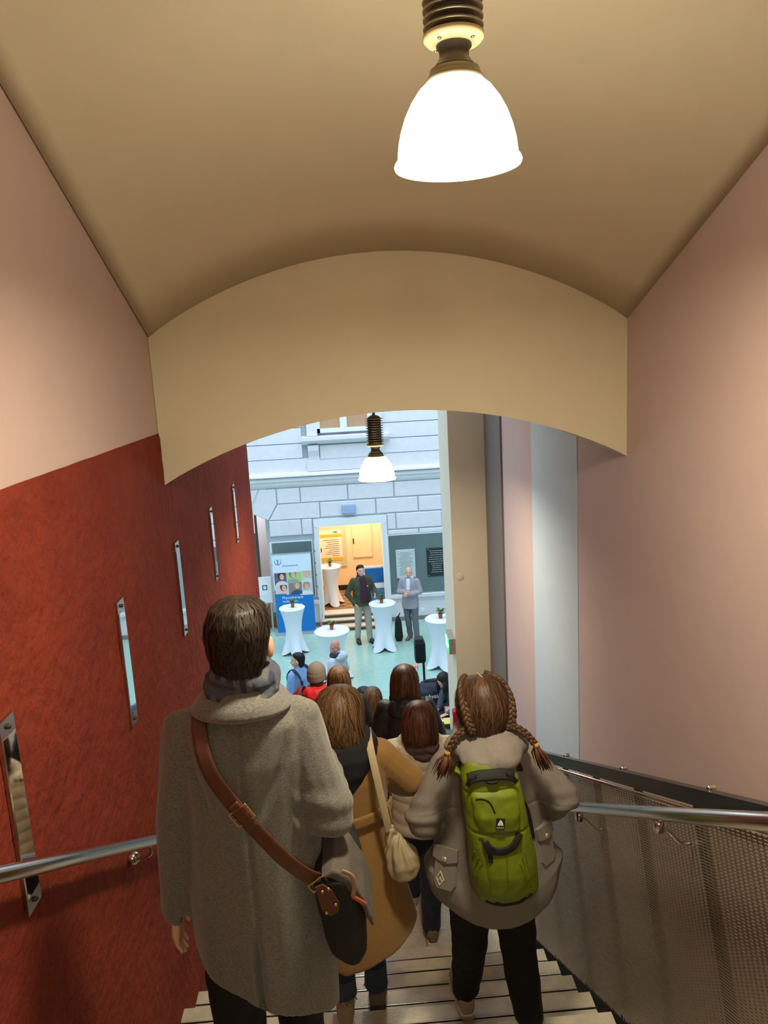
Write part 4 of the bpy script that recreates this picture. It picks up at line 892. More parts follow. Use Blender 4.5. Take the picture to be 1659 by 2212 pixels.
# ---------------------------------------------------------------- A: man in the grey wool coat
t, og = root('man in long grey wool coat with brown crossbody strap, back turned', -.36, 2.06, -2.405)
m_wool = M('grey_wool', (128, 126, 119), .95, nscale=125, namt=.36, bump=.35, bscale=220, bdist=.004, sheen=.25, stretch=(1, 1, 2.2))
hcA, rotA = (-.338, 2.07, -.735), hrot(-6, -4)
hipsA = ((-.44, 2.07, -1.52), (-.27, 2.09, -1.52)); legsA = (((-.45, 2.06, -1.93), (-.452, 2.04, -2.30)), ((-.29, 2.24, -1.95), (-.29, 2.33, -2.47)))
armsA = (((-.57, 2.05, -1.245), (-.60, 2.07, -1.55)), ((-.125, 2.03, -1.25), (-.15, 2.27, -1.22)))
front_body(t, og, hcA, rotA, (-.345, 2.06, -.90), ((-.515, 2.07, -.99), (-.19, 2.07, -.985)), armsA, hipsA, legsA, ((-.455, 2.13, -2.37), (-.29, 2.42, -2.54)), voxel=.005, curl=.35)
trousers(t, og, hipsA, legsA, (.105, .082, .07), m_blackc)
for i, y in ((0, 2.01), (1, 2.30)): shoe(t, (legsA[i][1][0], y, legsA[i][1][2]-.105), 0, m_shoe_d, m_sole_d, og)
j = MB(); j.zloft([(-.345, 2.07, -.885, .085, .075), (-.348, 2.068, -.925, .14, .098), (-.353, 2.065, -.965, .19, .118), (-.355, 2.065, -1.06, .20, .135), (-.355, 2.065, -1.2, .195, .138), (-.352, 2.065, -1.4, .195, .142), (-.35, 2.065, -1.55, .205, .148), (-.35, 2.065, -1.68, .212, .152), (-.35, 2.065, -1.74, .21, .152)], 32)
limb(j, (-.505, 2.07, -1.0), (-.562, 2.055, -1.25), (-.598, 2.07, -1.555), (.079, .064, .058)); limb(j, (-.205, 2.07, -.995), (-.135, 2.035, -1.255), (-.15, 2.26, -1.235), (.079, .072, .058))
j.cap((-.525, 2.06, -.972), (-.18, 2.06, -.965), .05, .05); j.cap((-.525, 2.06, -.975), (-.555, 2.05, -1.2), .05, .05)
def dA(p, n_):
    amp = .015*nz(p, 7, 7, 1.6, 2)+.009*nz(p, 15, 15, 3.5, 7)
    if p.x > -.22 and p.z > -1.36: amp += .007*math.sin(p.z*70+p.x*20)*max(0, 1-abs(p.z+1.24)/.12)
    q = p+n_*amp
    if n_.y < -.3:
        xs = -.348-.02*(p.z+1.2)
        q.y += .006*math.exp(-((p.x-xs)/.005)**2)                      # back seam
        if p.z < -1.52: q.y += .045*max(0, 1-abs((p.x-xs+.012)/.014))*min(1, (-1.52-p.z)/.1)   # vent
        for fx, fz, sl in ((-.25, -1.05, .35), (-.47, -1.1, -.3), (-.29, -1.15, .5)): q.y += .016*math.exp(-((p.x-fx-sl*(p.z-fz))/.016)**2)*math.exp(-((p.z-fz)/.10)**2)
    if p.z < -1.5 and abs(p.x+.35) < .24: q.z -= (p.x+.46)*.5*min(1, (-1.5-p.z)/.22) 
    return q
co = union('coat', j, m_wool, t, .006, 5, og, disp=dA)
cb = MB().zloft([(-.345, 2.06, -.838, .080, .075), (-.345, 2.055, -.862, .098, .094), (-.346, 2.045, -.885, .125, .118), (-.347, 2.045, -.908, .145, .128), (-.347, 2.055, -.925, .13, .115)], 32)
union('collar', cb, m_wool, t, .006, 3, og, disp=lambda p, n_: p+n_*(.005*nz(p, 9, 9, 12, 3))+Vector((0, 0, -.10*(p.x+.345)*(p.x+.345)/.03*.12)))
m_plaid = M('plaid_scarf', (40, 50, 74), .9, bump=.3, bscale=60)
def plaid(m):
    nt = m.node_tree; N = nt.nodes; b = N['Principled BSDF']; tc = N.new('ShaderNodeTexCoord'); last = None
    for d, sc_, c in (('X', 9, (.12, .11, .105, 1)), ('DIAGONAL', 5, (.07, .08, .105, 1))):
        wv = N.new('ShaderNodeTexWave'); wv.bands_direction = d; wv.inputs['Scale'].default_value = sc_; wv.inputs['Distortion'].default_value = 2.0; nt.links.new(tc.outputs['Object'], wv.inputs['Vector'])
        rp = N.new('ShaderNodeMapRange'); rp.inputs[1].default_value = .35; rp.inputs[2].default_value = .7; nt.links.new(wv.outputs['Fac'], rp.inputs[0])
        mx = N.new('ShaderNodeMix'); mx.data_type = 'RGBA'; mx.inputs[6].default_value = (.03, .042, .075, 1); mx.inputs[7].default_value = c; nt.links.new(rp.outputs[0], mx.inputs[0])
        if last: nt.links.new(last.outputs[2], mx.inputs[6])
        last = mx
    nt.links.new(last.outputs[2], b.inputs['Base Color'])
plaid(m_plaid)
sc = MB()
for k, (r_, z, m_) in enumerate(((.084, -.838, .02), (.09, -.858, .022), (.078, -.822, .014))): sc.tube([(-.343+r_*math.cos(a), 2.058+r_*math.sin(a), z-.02*math.sin(a)*(-1 if k else 1)+.012*math.sin(a*2+k)) for a in [2*math.pi*q/20 for q in range(21)]], m_, 10)
union('scarf', sc, m_plaid, t, .006, 3, og, disp=folds(.006, 16, 30, 2))
HA = [(r[0] if r[0] > 0 else r[0]*.85, r[1], r[2]*(1.03 if r[0] > .02 else 1.0), r[3]*1.06) for r in SHORT]
hair(t, HA, hcA, rotA, og, HAIR['dark'], 1.0, 4200, (.12, .28), .0022, 5, u0=(0, .82), loose=.035)

# messenger bag: strap over the left shoulder, bag on the right hip
m_leather = M('brown_leather', (94, 53, 36), .5, nscale=30, namt=.12); m_bagcloth = M('black_canvas', (34, 34, 34), .85, nscale=80, namt=.15); m_flap = M('grey_felt', (92, 84, 78), .95, nscale=100, namt=.15); m_brass = M('brass', (206, 176, 116), .3, .9)
bg = thing('messenger_bag', 'black messenger bag with brown leather strap on the grey coat', 'bag', (-.10, 2.05, -1.65+ZC)); bo = (-.10, 2.05, -1.65)
sp = [(-.44, 2.20, -.99), (-.455, 2.10, -.925), (-.460, 2.0, -.918), (-.446, 1.928, -.975), (-.423, 1.904, -1.045), (-.385, 1.906, -1.12), (-.345, 1.904, -1.18), (-.30, 1.904, -1.245), (-.25, 1.908, -1.315), (-.20, 1.922, -1.375), (-.165, 1.94, -1.41)]
MB().tube(sp, .02, 16, flat=(.021, .003), up=lambda i: [(0, .3, 1), (0, 0, 1), (-.1, -.45, .9), (-.15, -.8, .5), (-.1, -1, .2)][min(i, 4)]).build('strap', m_leather, bg, True, bo)
def frame(mb, c, ax, ay, w2, h2, r_): 
    c, ax, ay = Vector(c), Vector(ax).normalized(), Vector(ay).normalized(); P = [c+ax*w2+ay*h2, c-ax*w2+ay*h2, c-ax*w2-ay*h2, c+ax*w2-ay*h2]
    for k in range(4): mb.cap(P[k], P[(k+1) % 4], r_, r_, 8)
mb = MB(); frame(mb, (-.352, 1.898, -1.168), (.54, 0, -.84), (.84, 0, .54), .022, .027, .0028); mb.cap((-.352+.02, 1.897, -1.168+.012), (-.352-.022, 1.897, -1.168-.014), .002, .002, 6); mb.build('buckle', m_brass, bg, True, bo)
MB().tube([(-.375, 1.899, -1.135), (-.35, 1.896, -1.17), (-.325, 1.899, -1.21)], .02, 12, flat=(.017, .002), up=(0, -1, 0)).build('keeper', m_leather, bg, True, bo)
# bag body: a soft satchel seen end on
bd = MB().loft([[Vector((x+dx*w_, 1.965+dy, z)) for dx, dy in ((-1, -.035), (-.6, -.06), (0, -.065), (.6, -.06), (1, -.03), (1, .25), (0, .27), (-1, .25))] for x, z, w_ in ((-.085, -1.665, .03), (-.092, -1.645, .05), (-.10, -1.58, .06), (-.108, -1.50, .066), (-.118, -1.43, .062), (-.122, -1.395, .05))])
union('bag_body', bd, m_bagcloth, bg, .007, 4, bo, disp=folds(.006, 9, 8, 3))
fl = MB().loft([[Vector(p) for p in ((-.165, y-.0, -1.385), (-.12, y, -1.36), (-.075, y, -1.385), (-.035, y, -1.46), (-.012, y, -1.545), (-.024, y, -1.55), (-.05, y, -1.48), (-.09, y, -1.41), (-.125, y, -1.385))] for y in (1.905, 1.95, 2.04, 2.12)])
union('flap', fl, m_flap, bg, .006, 4, bo, disp=folds(.004, 14, 14, 2))
tb = MB().loft([[Vector((x, 1.898-d, z)) for x, z in ((-.172, -1.40), (-.15, -1.392), (-.128, -1.41), (-.108, -1.455), (-.112, -1.48), (-.135, -1.49), (-.155, -1.475))] for d in (.006, 0)])
tb.build('leather_tab', m_leather, bg, False, bo)
for x, z in ((-.152, -1.412), (-.135, -1.405), (-.118, -1.455), (-.145, -1.478)): MB().ell((x, 1.89, z), (.005, .003, .005), n=10, m=6).build('rivet', m_brass, bg, True, bo)
mb = MB(); frame(mb, (-.163, 1.915, -1.405), (.55, 0, -.83), (.83, 0, .55), .012, .026, .0025); mb.build('ring', m_brass, bg, True, bo)
MB().tube([(-.095, 1.90, -1.36), (-.068, 1.895, -1.375), (-.064, 1.894, -1.41), (-.07, 1.894, -1.437)], .01, 10, flat=(.006, .002), up=(0, -1, 0)).build('pull_cord', M('tan_cord', (150, 124, 96), .8), bg, True, bo)
MB().box((-.075, 1.888, -1.452), (-.03, 1.896, -1.444), Matrix.Rotation(R(38), 3, 'Y')).build('zip_pull', M('copper', (184, 100, 70), .4, .5), bg, False, bo)

# ---------------------------------------------------------------- B: woman in the camel coat
t, og = root('woman in long camel belted coat with black scarf, back turned', -.09, 2.96, -2.926)
m_camel = M('camel_wool', (146, 108, 54), .9, nscale=90, namt=.08, bump=.15, bscale=160, sheen=.2)
hcB, rotB = (-.108, 2.96, -1.405), hrot(-14, -8)
hipsB = ((-.16, 2.95, -2.1), (-.02, 2.97, -2.1)); legsB = (((-.175, 3.02, -2.48), (-.178, 3.02, -2.82)), ((-.03, 3.14, -2.5), (-.036, 3.27, -2.99)))
armsB = (((-.285, 2.94, -1.75), (-.24, 3.1, -1.9)), ((.165, 2.99, -1.735), (.10, 3.16, -1.83)))
front_body(t, og, hcB, rotB, (-.10, 2.95, -1.56), ((-.225, 2.95, -1.60), (.025, 2.95, -1.605)), armsB, hipsB, legsB, ((-.178, 3.12, -2.885), (-.036, 3.37, -3.06)), s=.95)
trousers(t, og, hipsB, legsB, (.09, .062, .05), m_jeans, 'jeans', 3, end=.74)
cu = MB()
for i in (0, 1):
    k, a = Vector(legsB[i][0]), Vector(legsB[i][1]); p = k.lerp(a, .6); q = k.lerp(a, (.86, .93)[i]); cf = MB().tube([p, p.lerp(q, .5), q], [.053, .054, .057], 20)
    rnd = random.Random(i)
    for n_ in range(46):
        an = rnd.uniform(0, 6.28); o_ = q+Vector((.056*math.cos(an), .056*math.sin(an), 0)); cf.tube([o_, o_+Vector((rnd.gauss(0, .006), rnd.gauss(0, .006), -rnd.uniform(.006, .018)))], .0012, 4)
    cf.build('jeans_cuff', M('faded_denim', (70, 84, 104), .9, nscale=50, namt=.25), t, False, og)
shoe(t, (-.178, 2.985, -2.926), 2, m_beige, m_sole_w, og); shoe(t, (-.036, 3.235, -3.099), -3, M('taupe_suede', (122, 106, 88), .9), M('taupe_sole', (70, 60, 52), .8), og)
j = MB(); j.zloft([(-.10, 2.95, -1.475, .075, .065), (-.10, 2.95, -1.505, .12, .09), (-.095, 2.95, -1.54, .165, .11), (-.09, 2.95, -1.66, .172, .125), (-.09, 2.95, -1.80, .160, .120), (-.09, 2.95, -1.86, .156, .118), (-.085, 2.95, -1.95, .172, .13), (-.07, 2.95, -2.15, .195, .15), (-.06, 2.95, -2.34, .212, .17), (-.055, 2.95, -2.455, .222, .178)], 32)
limb(j, (-.225, 2.95, -1.565), (-.275, 2.94, -1.75), (-.24, 3.09, -1.9), (.072, .064, .056)); limb(j, (.035, 2.95, -1.585), (.155, 2.985, -1.735), (.105, 3.14, -1.82), (.072, .07, .06))
def dB(p, n_):
    q = p+n_*(.009*nz(p, 6, 6, 1.5, 4)+.005*nz(p, 13, 13, 3, 9))
    if p.z < -2.15: q.z += max(-.03, (p.x+.08)*.42)*min(1, (-2.15-p.z)/.3)
    if n_.y < -.2 and p.x > -.02 and p.z < -1.62: q.y += .004*math.exp(-((p.x-.062)/.004)**2)
    return q
union('coat', j, m_camel, t, .007, 5, og, disp=dB)
bt = [(-.09+.17*math.cos(a), 2.95+.131*math.sin(a), -1.83+.03*math.cos(a)-.012*math.sin(a)) for a in [2*math.pi*k/40 for k in range(41)]]
MB().tube(bt, .02, 16, flat=(.024, .006), up=lambda i: (math.cos(2*math.pi*i/40), math.sin(2*math.pi*i/40), 0)).build('belt', m_camel, t, True, og)
MB().tube([(.065, 2.87, -1.77), (.072, 2.862, -1.81), (.075, 2.862, -1.85)], .004, 8).build('belt_loop', m_camel, t, True, og)
m_bscarf = M('black_scarf', (24, 26, 32), .9, bump=.2, bscale=90)
sc = MB().zloft([(-.10, 2.95, -1.455, .09, .085), (-.10, 2.93, -1.49, .135, .112), (-.10, 2.915, -1.54, .14, .118), (-.105, 2.88, -1.60, .108, .085), (-.108, 2.858, -1.66, .066, .05), (-.108, 2.842, -1.71, .022, .022)], 24)
union('scarf', sc, m_bscarf, t, .007, 3, og, disp=folds(.008, 12, 8, 3))
HB = [(.128, -.012, .012, .012), (.122, -.012, .045, .05), (.10, -.014, .074, .086), (.06, -.018, .092, .104), (.01, -.026, .097, .106), (-.03, -.036, .098, .094), (-.06, -.045, .098, .082), (-.085, -.052, .10, .07), (-.10, -.056, .098, .06)]
hair(t, HB, hcB, rotB, og, HAIR['brown'], 1.0, 3600, (.35, .8), .0026, 7, loose=.04, wob=.3)
rnd = random.Random(3); wm = MB()
for k in range(70):
    a = rnd.uniform(-3.6, .4); r_ = rnd.uniform(.085, .1); p_ = Vector((hcB[0]+r_*math.cos(a), hcB[1]-.05+.07*math.sin(a), hcB[2]-.085)); wm.tube([p_, p_+Vector((rnd.gauss(.006, .01), rnd.gauss(0, .006), -.025)), p_+Vector((rnd.gauss(.02, .02), rnd.gauss(-.004, .008), -rnd.uniform(.035, .06)))], [.0035, .0028, .0006], 5)
wm.build('hair_ends', HAIR['brown'], t, True, og)
# cream pouch bag
m_cream_c = M('cream_cotton', (174, 158, 126), .9, bump=.2, bscale=30)
pb = thing('pouch_bag', 'cream cotton pouch bag hanging beside the camel coat', 'bag', (.10, 2.80, -2.05+ZC)); po = (.10, 2.80, -2.05)
MB().tube([(-.01, 3.06, -1.56), (.0, 3.0, -1.492), (.0, 2.93, -1.475), (.006, 2.85, -1.50), (.02, 2.808, -1.58), (.036, 2.795, -1.68), (.05, 2.79, -1.77), (.062, 2.795, -1.85)], .016, 14, flat=(.015, .004), up=lambda i: (0, 0, 1) if i < 3 else (0, -1, .2)).build('strap', m_cream_c, pb, True, po)
pm = MB().zloft([(.105, 2.80, -2.058, .035, .03), (.11, 2.80, -2.04, .058, .045), (.112, 2.80, -1.99, .07, .055), (.105, 2.80, -1.94, .062, .05), (.085, 2.80, -1.89, .038, .034), (.07, 2.797, -1.85, .02, .02), (.064, 2.796, -1.82, .015, .012)], 24)
def dP(p, n_):
    a = math.atan2(p.y-2.8, p.x-.1); return p+n_*(.007*math.sin(a*9+4*nz(p, 10, 10, 6, 2))*max(0, min(1, (p.z+2.05)/.1))+.006*nz(p, 22, 22, 22, 5))
union('pouch', pm, m_cream_c, pb, .0055, 2, po, disp=dP)

# ---------------------------------------------------------------- C: girl with braids and backpack
t, og = root('girl with two braids in grey parka wearing the green backpack', .475, 2.86, -2.926)
m_parka = M('grey_parka', (132, 124, 116), .85, nscale=200, namt=.12, bump=.15, bscale=180)
hcC, rotC = (.452, 2.80, -1.335), hrot(8, -14, 0)
hipsC = ((.39, 2.86, -2.15), (.56, 2.86, -2.15)); legsC = (((.385, 2.93, -2.5), (.375, 3.03, -2.82)), ((.575, 2.83, -2.42), (.59, 2.70, -2.655)))
armsC = (((.20, 2.79, -1.80), (.27, 2.98, -1.94)), ((.772, 2.80, -1.755), (.70, 2.97, -1.92)))
front_body(t, og, hcC, rotC, (.465, 2.83, -1.50), ((.305, 2.83, -1.60), (.64, 2.83, -1.60)), armsC, hipsC, legsC, ((.375, 3.13, -2.885), (.59, 2.80, -2.71)), s=.97)
trousers(t, og, hipsC, legsC, (.098, .078, .062), m_blackc, seed=5)
shoe(t, (.372, 2.995, -2.926), 4, m_beige, m_sole_w, og); shoe(t, (.59, 2.67, -2.752), -6, m_beige, m_sole_w, og)
j = MB(); j.zloft([(.468, 2.83, -1.46, .08, .075), (.47, 2.83, -1.50, .12, .095), (.472, 2.83, -1.55, .175, .118), (.475, 2.83, -1.68, .19, .135), (.48, 2.83, -1.85, .215, .148), (.485, 2.83, -1.98, .255, .162), (.488, 2.83, -2.08, .288, .172), (.488, 2.83, -2.16, .285, .178), (.488, 2.83, -2.215, .268, .175)], 32)
limb(j, (.315, 2.83, -1.60), (.205, 2.79, -1.79), (.268, 2.95, -1.92), (.078, .074, .058)); limb(j, (.632, 2.83, -1.60), (.765, 2.80, -1.75), (.70, 2.94, -1.9), (.078, .072, .058)); j.cap((.33, 2.83, -1.575), (.62, 2.83, -1.575), .058, .058)
def dC(p, n_):
    q = p+n_*(.010*nz(p, 7, 7, 2.2, 11)+.006*nz(p, 17, 17, 8, 3))
    if p.z > -1.95 and (p.x < .29 or p.x > .68): q += n_*(.006*math.sin(p.z*85+p.y*30)*max(0, 1-abs(p.z+1.78)/.12))
    if p.z < -1.95: q.z += .10*min(1, ((p.x-.488)/.27)**2)*min(1, (-1.95-p.z)/.2)
    if n_.y < -.2: q.y += .004*math.exp(-((p.z+1.70+.03*abs(p.x-.47)*6)/.005)**2)
    return q
parka = union('parka', j, m_parka, t, .007, 5, og, disp=dC)
hm = MB().ell((.462, 2.735, -1.462), (.165, .11, .078)); hm.ell((.465, 2.80, -1.435), (.135, .105, .055)); hm.ell((.458, 2.655, -1.468), (.125, .085, .052))
union('hood', hm, m_parka, t, .007, 4, og, disp=lambda p, n_: p+n_*(.014*nz(p, 9, 9, 12, 6)+.008*nz(p, 20, 20, 24, 2))+Vector((0, .006*math.exp(-((p.x-.468)/.004)**2) if n_.y < -.2 else 0, 0)))
# cargo pockets with snap buttons
def pocket(cx, cy, cz, nx, ny, wd, hg):
    ok, lc, ln_, _ = parka.closest_point_on_mesh(Vector((cx, cy, cz))-Vector(og)); c = lc+Vector(og); n_ = Vector((nx, ny, .12)).normalized().lerp(ln_, .5).normalized(); u = Vector((-n_.y, n_.x, 0)).normalized(); v_ = n_.cross(u)
    if v_.z < 0: v_ = -v_
    def pt(a, b, d): return c+u*a+v_*b+n_*(d-.012)
    pts = [(-wd, hg), (wd, hg), (wd, -hg*.7), (wd*.7, -hg), (-wd*.7, -hg), (-wd, -hg*.7)]
    global badge_pt
    if nx < 0: badge_pt = pt
    p_ = MB().loft([[pt(a*.9, b*.94, .022) for a, b in pts], [pt(a, b, .014) for a, b in pts], [pt(a, b, -.02) for a, b in pts]]).build('pocket', m_parka, t, False, og)
    fp = [(-wd*1.06, hg*1.05), (wd*1.06, hg*1.05), (wd*1.06, hg*.5), (0, hg*.28), (-wd*1.06, hg*.5)]
    MB().loft([[pt(a, b, .030) for a, b in fp], [pt(a, b, .02) for a, b in fp]]).build('pocket_flap', m_parka, p_, False, og)
    MB().rev([(.011, 0), (.011, .003), (.007, .005), (.001, .005)], 16).build('snap_button', M('snap_metal', (214, 204, 180), .3, .6), p_, True).matrix_local = Matrix.Translation(pt(0, hg*.5, .031)-Vector(og)) @ n_.to_track_quat('Z', 'Y').to_matrix().to_4x4()
pocket(.25, 2.68, -1.96, -.6, -.8, .05, .085); pocket(.715, 2.70, -1.90, .6, -.8, .045, .08)
mb = MB(); bpt = lambda a: badge_pt(-.018+a[0], -.042+a[1], .0232)
for a, b in (((0, .03), (.016, 0)), ((.016, 0), (0, -.026)), ((0, -.026), (-.016, 0)), ((-.016, 0), (0, .03)), ((-.008, -.008), (0, .006)), ((0, .006), (.008, -.008))): mb.cap(bpt(a), bpt(b), .0022, .0022, 6)
mb.build('mountain_badge', M('badge_cream', (214, 200, 176), .6), t, True, og)
# hair with centre parting and two braids
HC_ = [(.126, -.012, .012, .012), (.12, -.012, .045, .05), (.10, -.014, .076, .086), (.06, -.018, .096, .104), (.01, -.024, .103, .108), (-.04, -.034, .098, .094), (-.08, -.046, .085, .072), (-.10, -.05, .068, .054)]
hr = hair(t, HC_, hcC, rotC, og, HAIR['braid'], 1.0, 2600, (.25, .5), .0026, 9, loose=.03, wob=.18)
MB().tube([Vector(hcC)+rotC @ Vector(p) for p in ((0, .03, .129), (0, -.05, .121), (0, -.095, .085), (0, -.125, .03), (0, -.13, -.02))], .0022, 6).build('parting', m_skin, hr, True, og)
def braid(pts, r_, turns, mb):
    P = [Vector(p) for p in pts]; n_ = 90; path = []
    def cr(t_):
        f = t_*(len(P)-1); i = min(int(f), len(P)-2); u_ = f-i; p0, p1, p2, p3 = P[max(i-1, 0)], P[i], P[i+1], P[min(i+2, len(P)-1)]
        return .5*((2*p1)+(p2-p0)*u_+(2*p0-5*p1+4*p2-p3)*u_**2+(3*p1-p0-3*p2+p3)*u_**3)
    for k in range(3):
        q, rr = [], []
        for i in range(n_+1):
            t_ = i/n_; c = cr(t_); tg = (cr(min(1, t_+.01))-cr(max(0, t_-.01))).normalized(); sd = tg.cross(Vector((0, -1, .3))).normalized(); up = sd.cross(tg); ph = turns*2*math.pi*t_+k*2.0944; sc_ = 1-.35*t_
            q.append(c+sd*(r_*.85*math.sin(ph)*sc_)+up*(r_*.5*math.sin(2*ph)*sc_)); rr.append(r_*.72*sc_)
        mb.tube(q, rr, 8)
T = lambda p: Vector(hcC)+rotC @ Vector(p)
for q in (-1, 1):
    mb = MB(); ex = Vector((.298, 2.668, -1.445)) if q < 0 else Vector((.630, 2.668, -1.44)); tip = Vector((.275, 2.66, -1.49)) if q < 0 else Vector((.655, 2.66, -1.49)); m1 = Vector((.462+.08*q, 2.70, -1.372)); m2 = Vector((.462+.13*q, 2.682, -1.396))
    braid([T((.04*q, .05, .11)), T((.075*q, -.02, .09)), T((.09*q, -.075, .04)), T((.088*q, -.10, -.02)), T((.075*q, -.10, -.07)), m1, m2, ex], .0145, 7.5, mb)
    br = mb.build('braid', HAIR['braid'], t, True, og)
    MB().tube([ex+Vector((0, 0, .004)), ex+(tip-ex)*.25], .012, 10).build('hair_tie', M('mustard_tie', (176, 140, 70), .7), br, True, og)
    rnd = random.Random(q+5); tf = MB()
    for k in range(60):
        d = Vector((rnd.gauss(0, .014), rnd.gauss(0, .014), 0)); tf.tube([ex, ex.lerp(tip, .6)+d*.8+Vector((0, 0, -.01)), tip+d+Vector((.01*q, 0, -.035-rnd.uniform(0, .02)))], [.003, .003, .0008], 5)
    tf.build('braid_tuft', M('tuft', (106, 62, 38), .5, island=True, col2=(66, 38, 26)), br, True, og)

# green backpack
m_grn = M('green_pack', (108, 122, 14), .55, nscale=40, namt=.08, bump=.08, bscale=60); m_grn2 = M('green_pack_edge', (96, 106, 10), .6); m_blk = M('black_webbing', (18, 18, 18), .7)
bp = thing('backpack', 'green hiking backpack with mountain logo on the grey parka', 'backpack', (.46, 2.6, -2.03+ZC)); bo = (.46, 2.6, -2.03)
def px_(z): return .435+(.058*(-1.45-z)/.57)
body = MB().zloft([(px_(z), y, z, rx, ry, 2.8) for z, y, rx, ry in ((-1.445, 2.65, .06, .035), (-1.462, 2.64, .085, .055), (-1.52, 2.625, .104, .078), (-1.62, 2.61, .112, .092), (-1.75, 2.60, .120, .102), (-1.88, 2.595, .128, .108), (-1.96, 2.60, .126, .102), (-2.01, 2.61, .108, .085), (-2.03, 2.63, .07, .05))], 36)
def dBP(p, n_):
    q = p+n_*(.005*nz(p, 11, 11, 9, 4)+.003*nz(p, 26, 26, 18, 8)); x = p.x-px_(p.z)
    if n_.y < -.15:
        for zz_, sl, w_ in ((-1.55, .10, .005), (-1.70, -.05, .004)): q.y += .007*math.exp(-((p.z-zz_-sl*x)/w_)**2)
        if p.z < -1.72: q.y += .008*math.exp(-((abs(x)-.075-.1*(p.z+1.72))/.006)**2)
    return q
pk_b = union('main_body', body, m_grn, bp, .006, 3, bo, disp=dBP)
fp = MB().zloft([(px_(z)+.0, y, z, rx, ry, 2.6) for z, y, rx, ry in ((-1.745, 2.55, .05, .04), (-1.77, 2.535, .072, .045), (-1.86, 2.525, .082, .05), (-1.95, 2.53, .08, .046), (-1.985, 2.545, .06, .036))], 28)
pk_f = union('front_pocket', fp, m_grn, bp, .006, 3, bo, disp=folds(.004, 14, 10, 2))
tp = MB().zloft([(px_(z), y, z, rx, ry, 3) for z, y, rx, ry in ((-1.545, 2.565, .075, .025), (-1.56, 2.555, .086, .032), (-1.63, 2.54, .088, .042), (-1.69, 2.535, .078, .036), (-1.705, 2.55, .06, .02))], 28)
pk_t = union('top_pocket', tp, m_grn, bp, .006, 3, bo, disp=folds(.004, 16, 12, 6))
def on_pack(p, d=.003):
    """the point on the outside of the pack that lies straight behind p"""
    best = None
    for o_ in (pk_b, pk_f, pk_t):
        ok, lc, ln_, _ = o_.ray_cast(Vector((p[0], 2.2, p[2]))-Vector(bo), Vector((0, 1, 0)))
        if ok and (best is None or lc.y < best.y): best = lc
    if best is None: ok, best, ln_, _ = pk_b.closest_point_on_mesh(Vector(p)-Vector(bo))
    return best+Vector(bo)+Vector((0, -d, 0))
MB().tube([on_pack(p_, .001) for p_ in ((.375, 2.52, -1.565), (.40, 2.512, -1.562), (.425, 2.508, -1.575), (.44, 2.504, -1.61))], .003, 8).build('zipper', m_blk, bp, True, bo)
MB().tube([(px_(-1.49)-.085, 2.56, -1.50), (px_(-1.49)-.05, 2.555, -1.488), (px_(-1.49), 2.552, -1.485), (px_(-1.49)+.05, 2.555, -1.488), (px_(-1.49)+.085, 2.56, -1.50)], .02, 14, flat=(.02, .005), up=(0, -.7, .7)).build('lid_panel', m_blk, bp, True, bo)
for q in (-1, 1): MB().tube([(px_(-1.49)+.06*q, 2.548, -1.478), (px_(-1.5)+.09*q, 2.55, -1.52)], .01, 10, flat=(.008, .003), up=(0, -1, .2)).build('lid_strap', m_blk, bp, True, bo)
MB().tube([(.42, 2.56, -1.50), (.425, 2.535, -1.505), (.455, 2.535, -1.505), (.46, 2.56, -1.50)], .006, 8).build('grab_handle', m_blk, bp, True, bo)
mb = MB().tube([on_pack(p_, d_) for p_, d_ in (((.40, 2.497, -1.722), .001), ((.415, 2.488, -1.745), .005), ((.44, 2.48, -1.755), .008), ((.47, 2.48, -1.755), .008), ((.505, 2.484, -1.738), .005), ((.53, 2.50, -1.705), .001))], .012, 12, flat=(.013, .004), up=(0, -1, .1)); st_ = mb.build('cross_strap', m_blk, bp, True, bo)
cy_ = on_pack((.418, 0, -1.75), .010).y
MB().box((.405, cy_-.004, -1.765), (.432, cy_+.006, -1.735), Matrix.Rotation(R(30), 3, 'Y')).build('clip', m_blk, st_, False, bo); MB().tube([on_pack((.415, 2.48, -1.758), .004), on_pack((.417, 2.48, -1.778), .003), on_pack((.418, 2.482, -1.798), .003)], .008, 10, flat=(.008, .002), up=(0, -1, 0)).build('strap_end', m_blk, st_, True, bo)
MB().tube([on_pack(p_, .0005) for p_ in ((.478, 2.476, -1.77), (.475, 2.473, -1.80), (.474, 2.473, -1.83), (.474, 2.472, -1.87))], .0028, 6).build('centre_seam', m_grn2, bp, True, bo)
MB().tube([on_pack(p_, .001) for p_ in ((.40, 2.53, -1.975), (.43, 2.505, -1.99), (.46, 2.5, -1.995), (.49, 2.498, -1.995), (.52, 2.505, -1.985), (.545, 2.52, -1.97), (.57, 2.53, -1.95))], .008, 10, flat=(.007, .003), up=(0, -1, -.3)).build('base_piping', m_blk, bp, True, bo)
def on_parka(p, d=.006):
    ok, lc, ln_, _ = parka.closest_point_on_mesh(Vector(p)-Vector(og)); return lc+Vector(og)+ln_*d
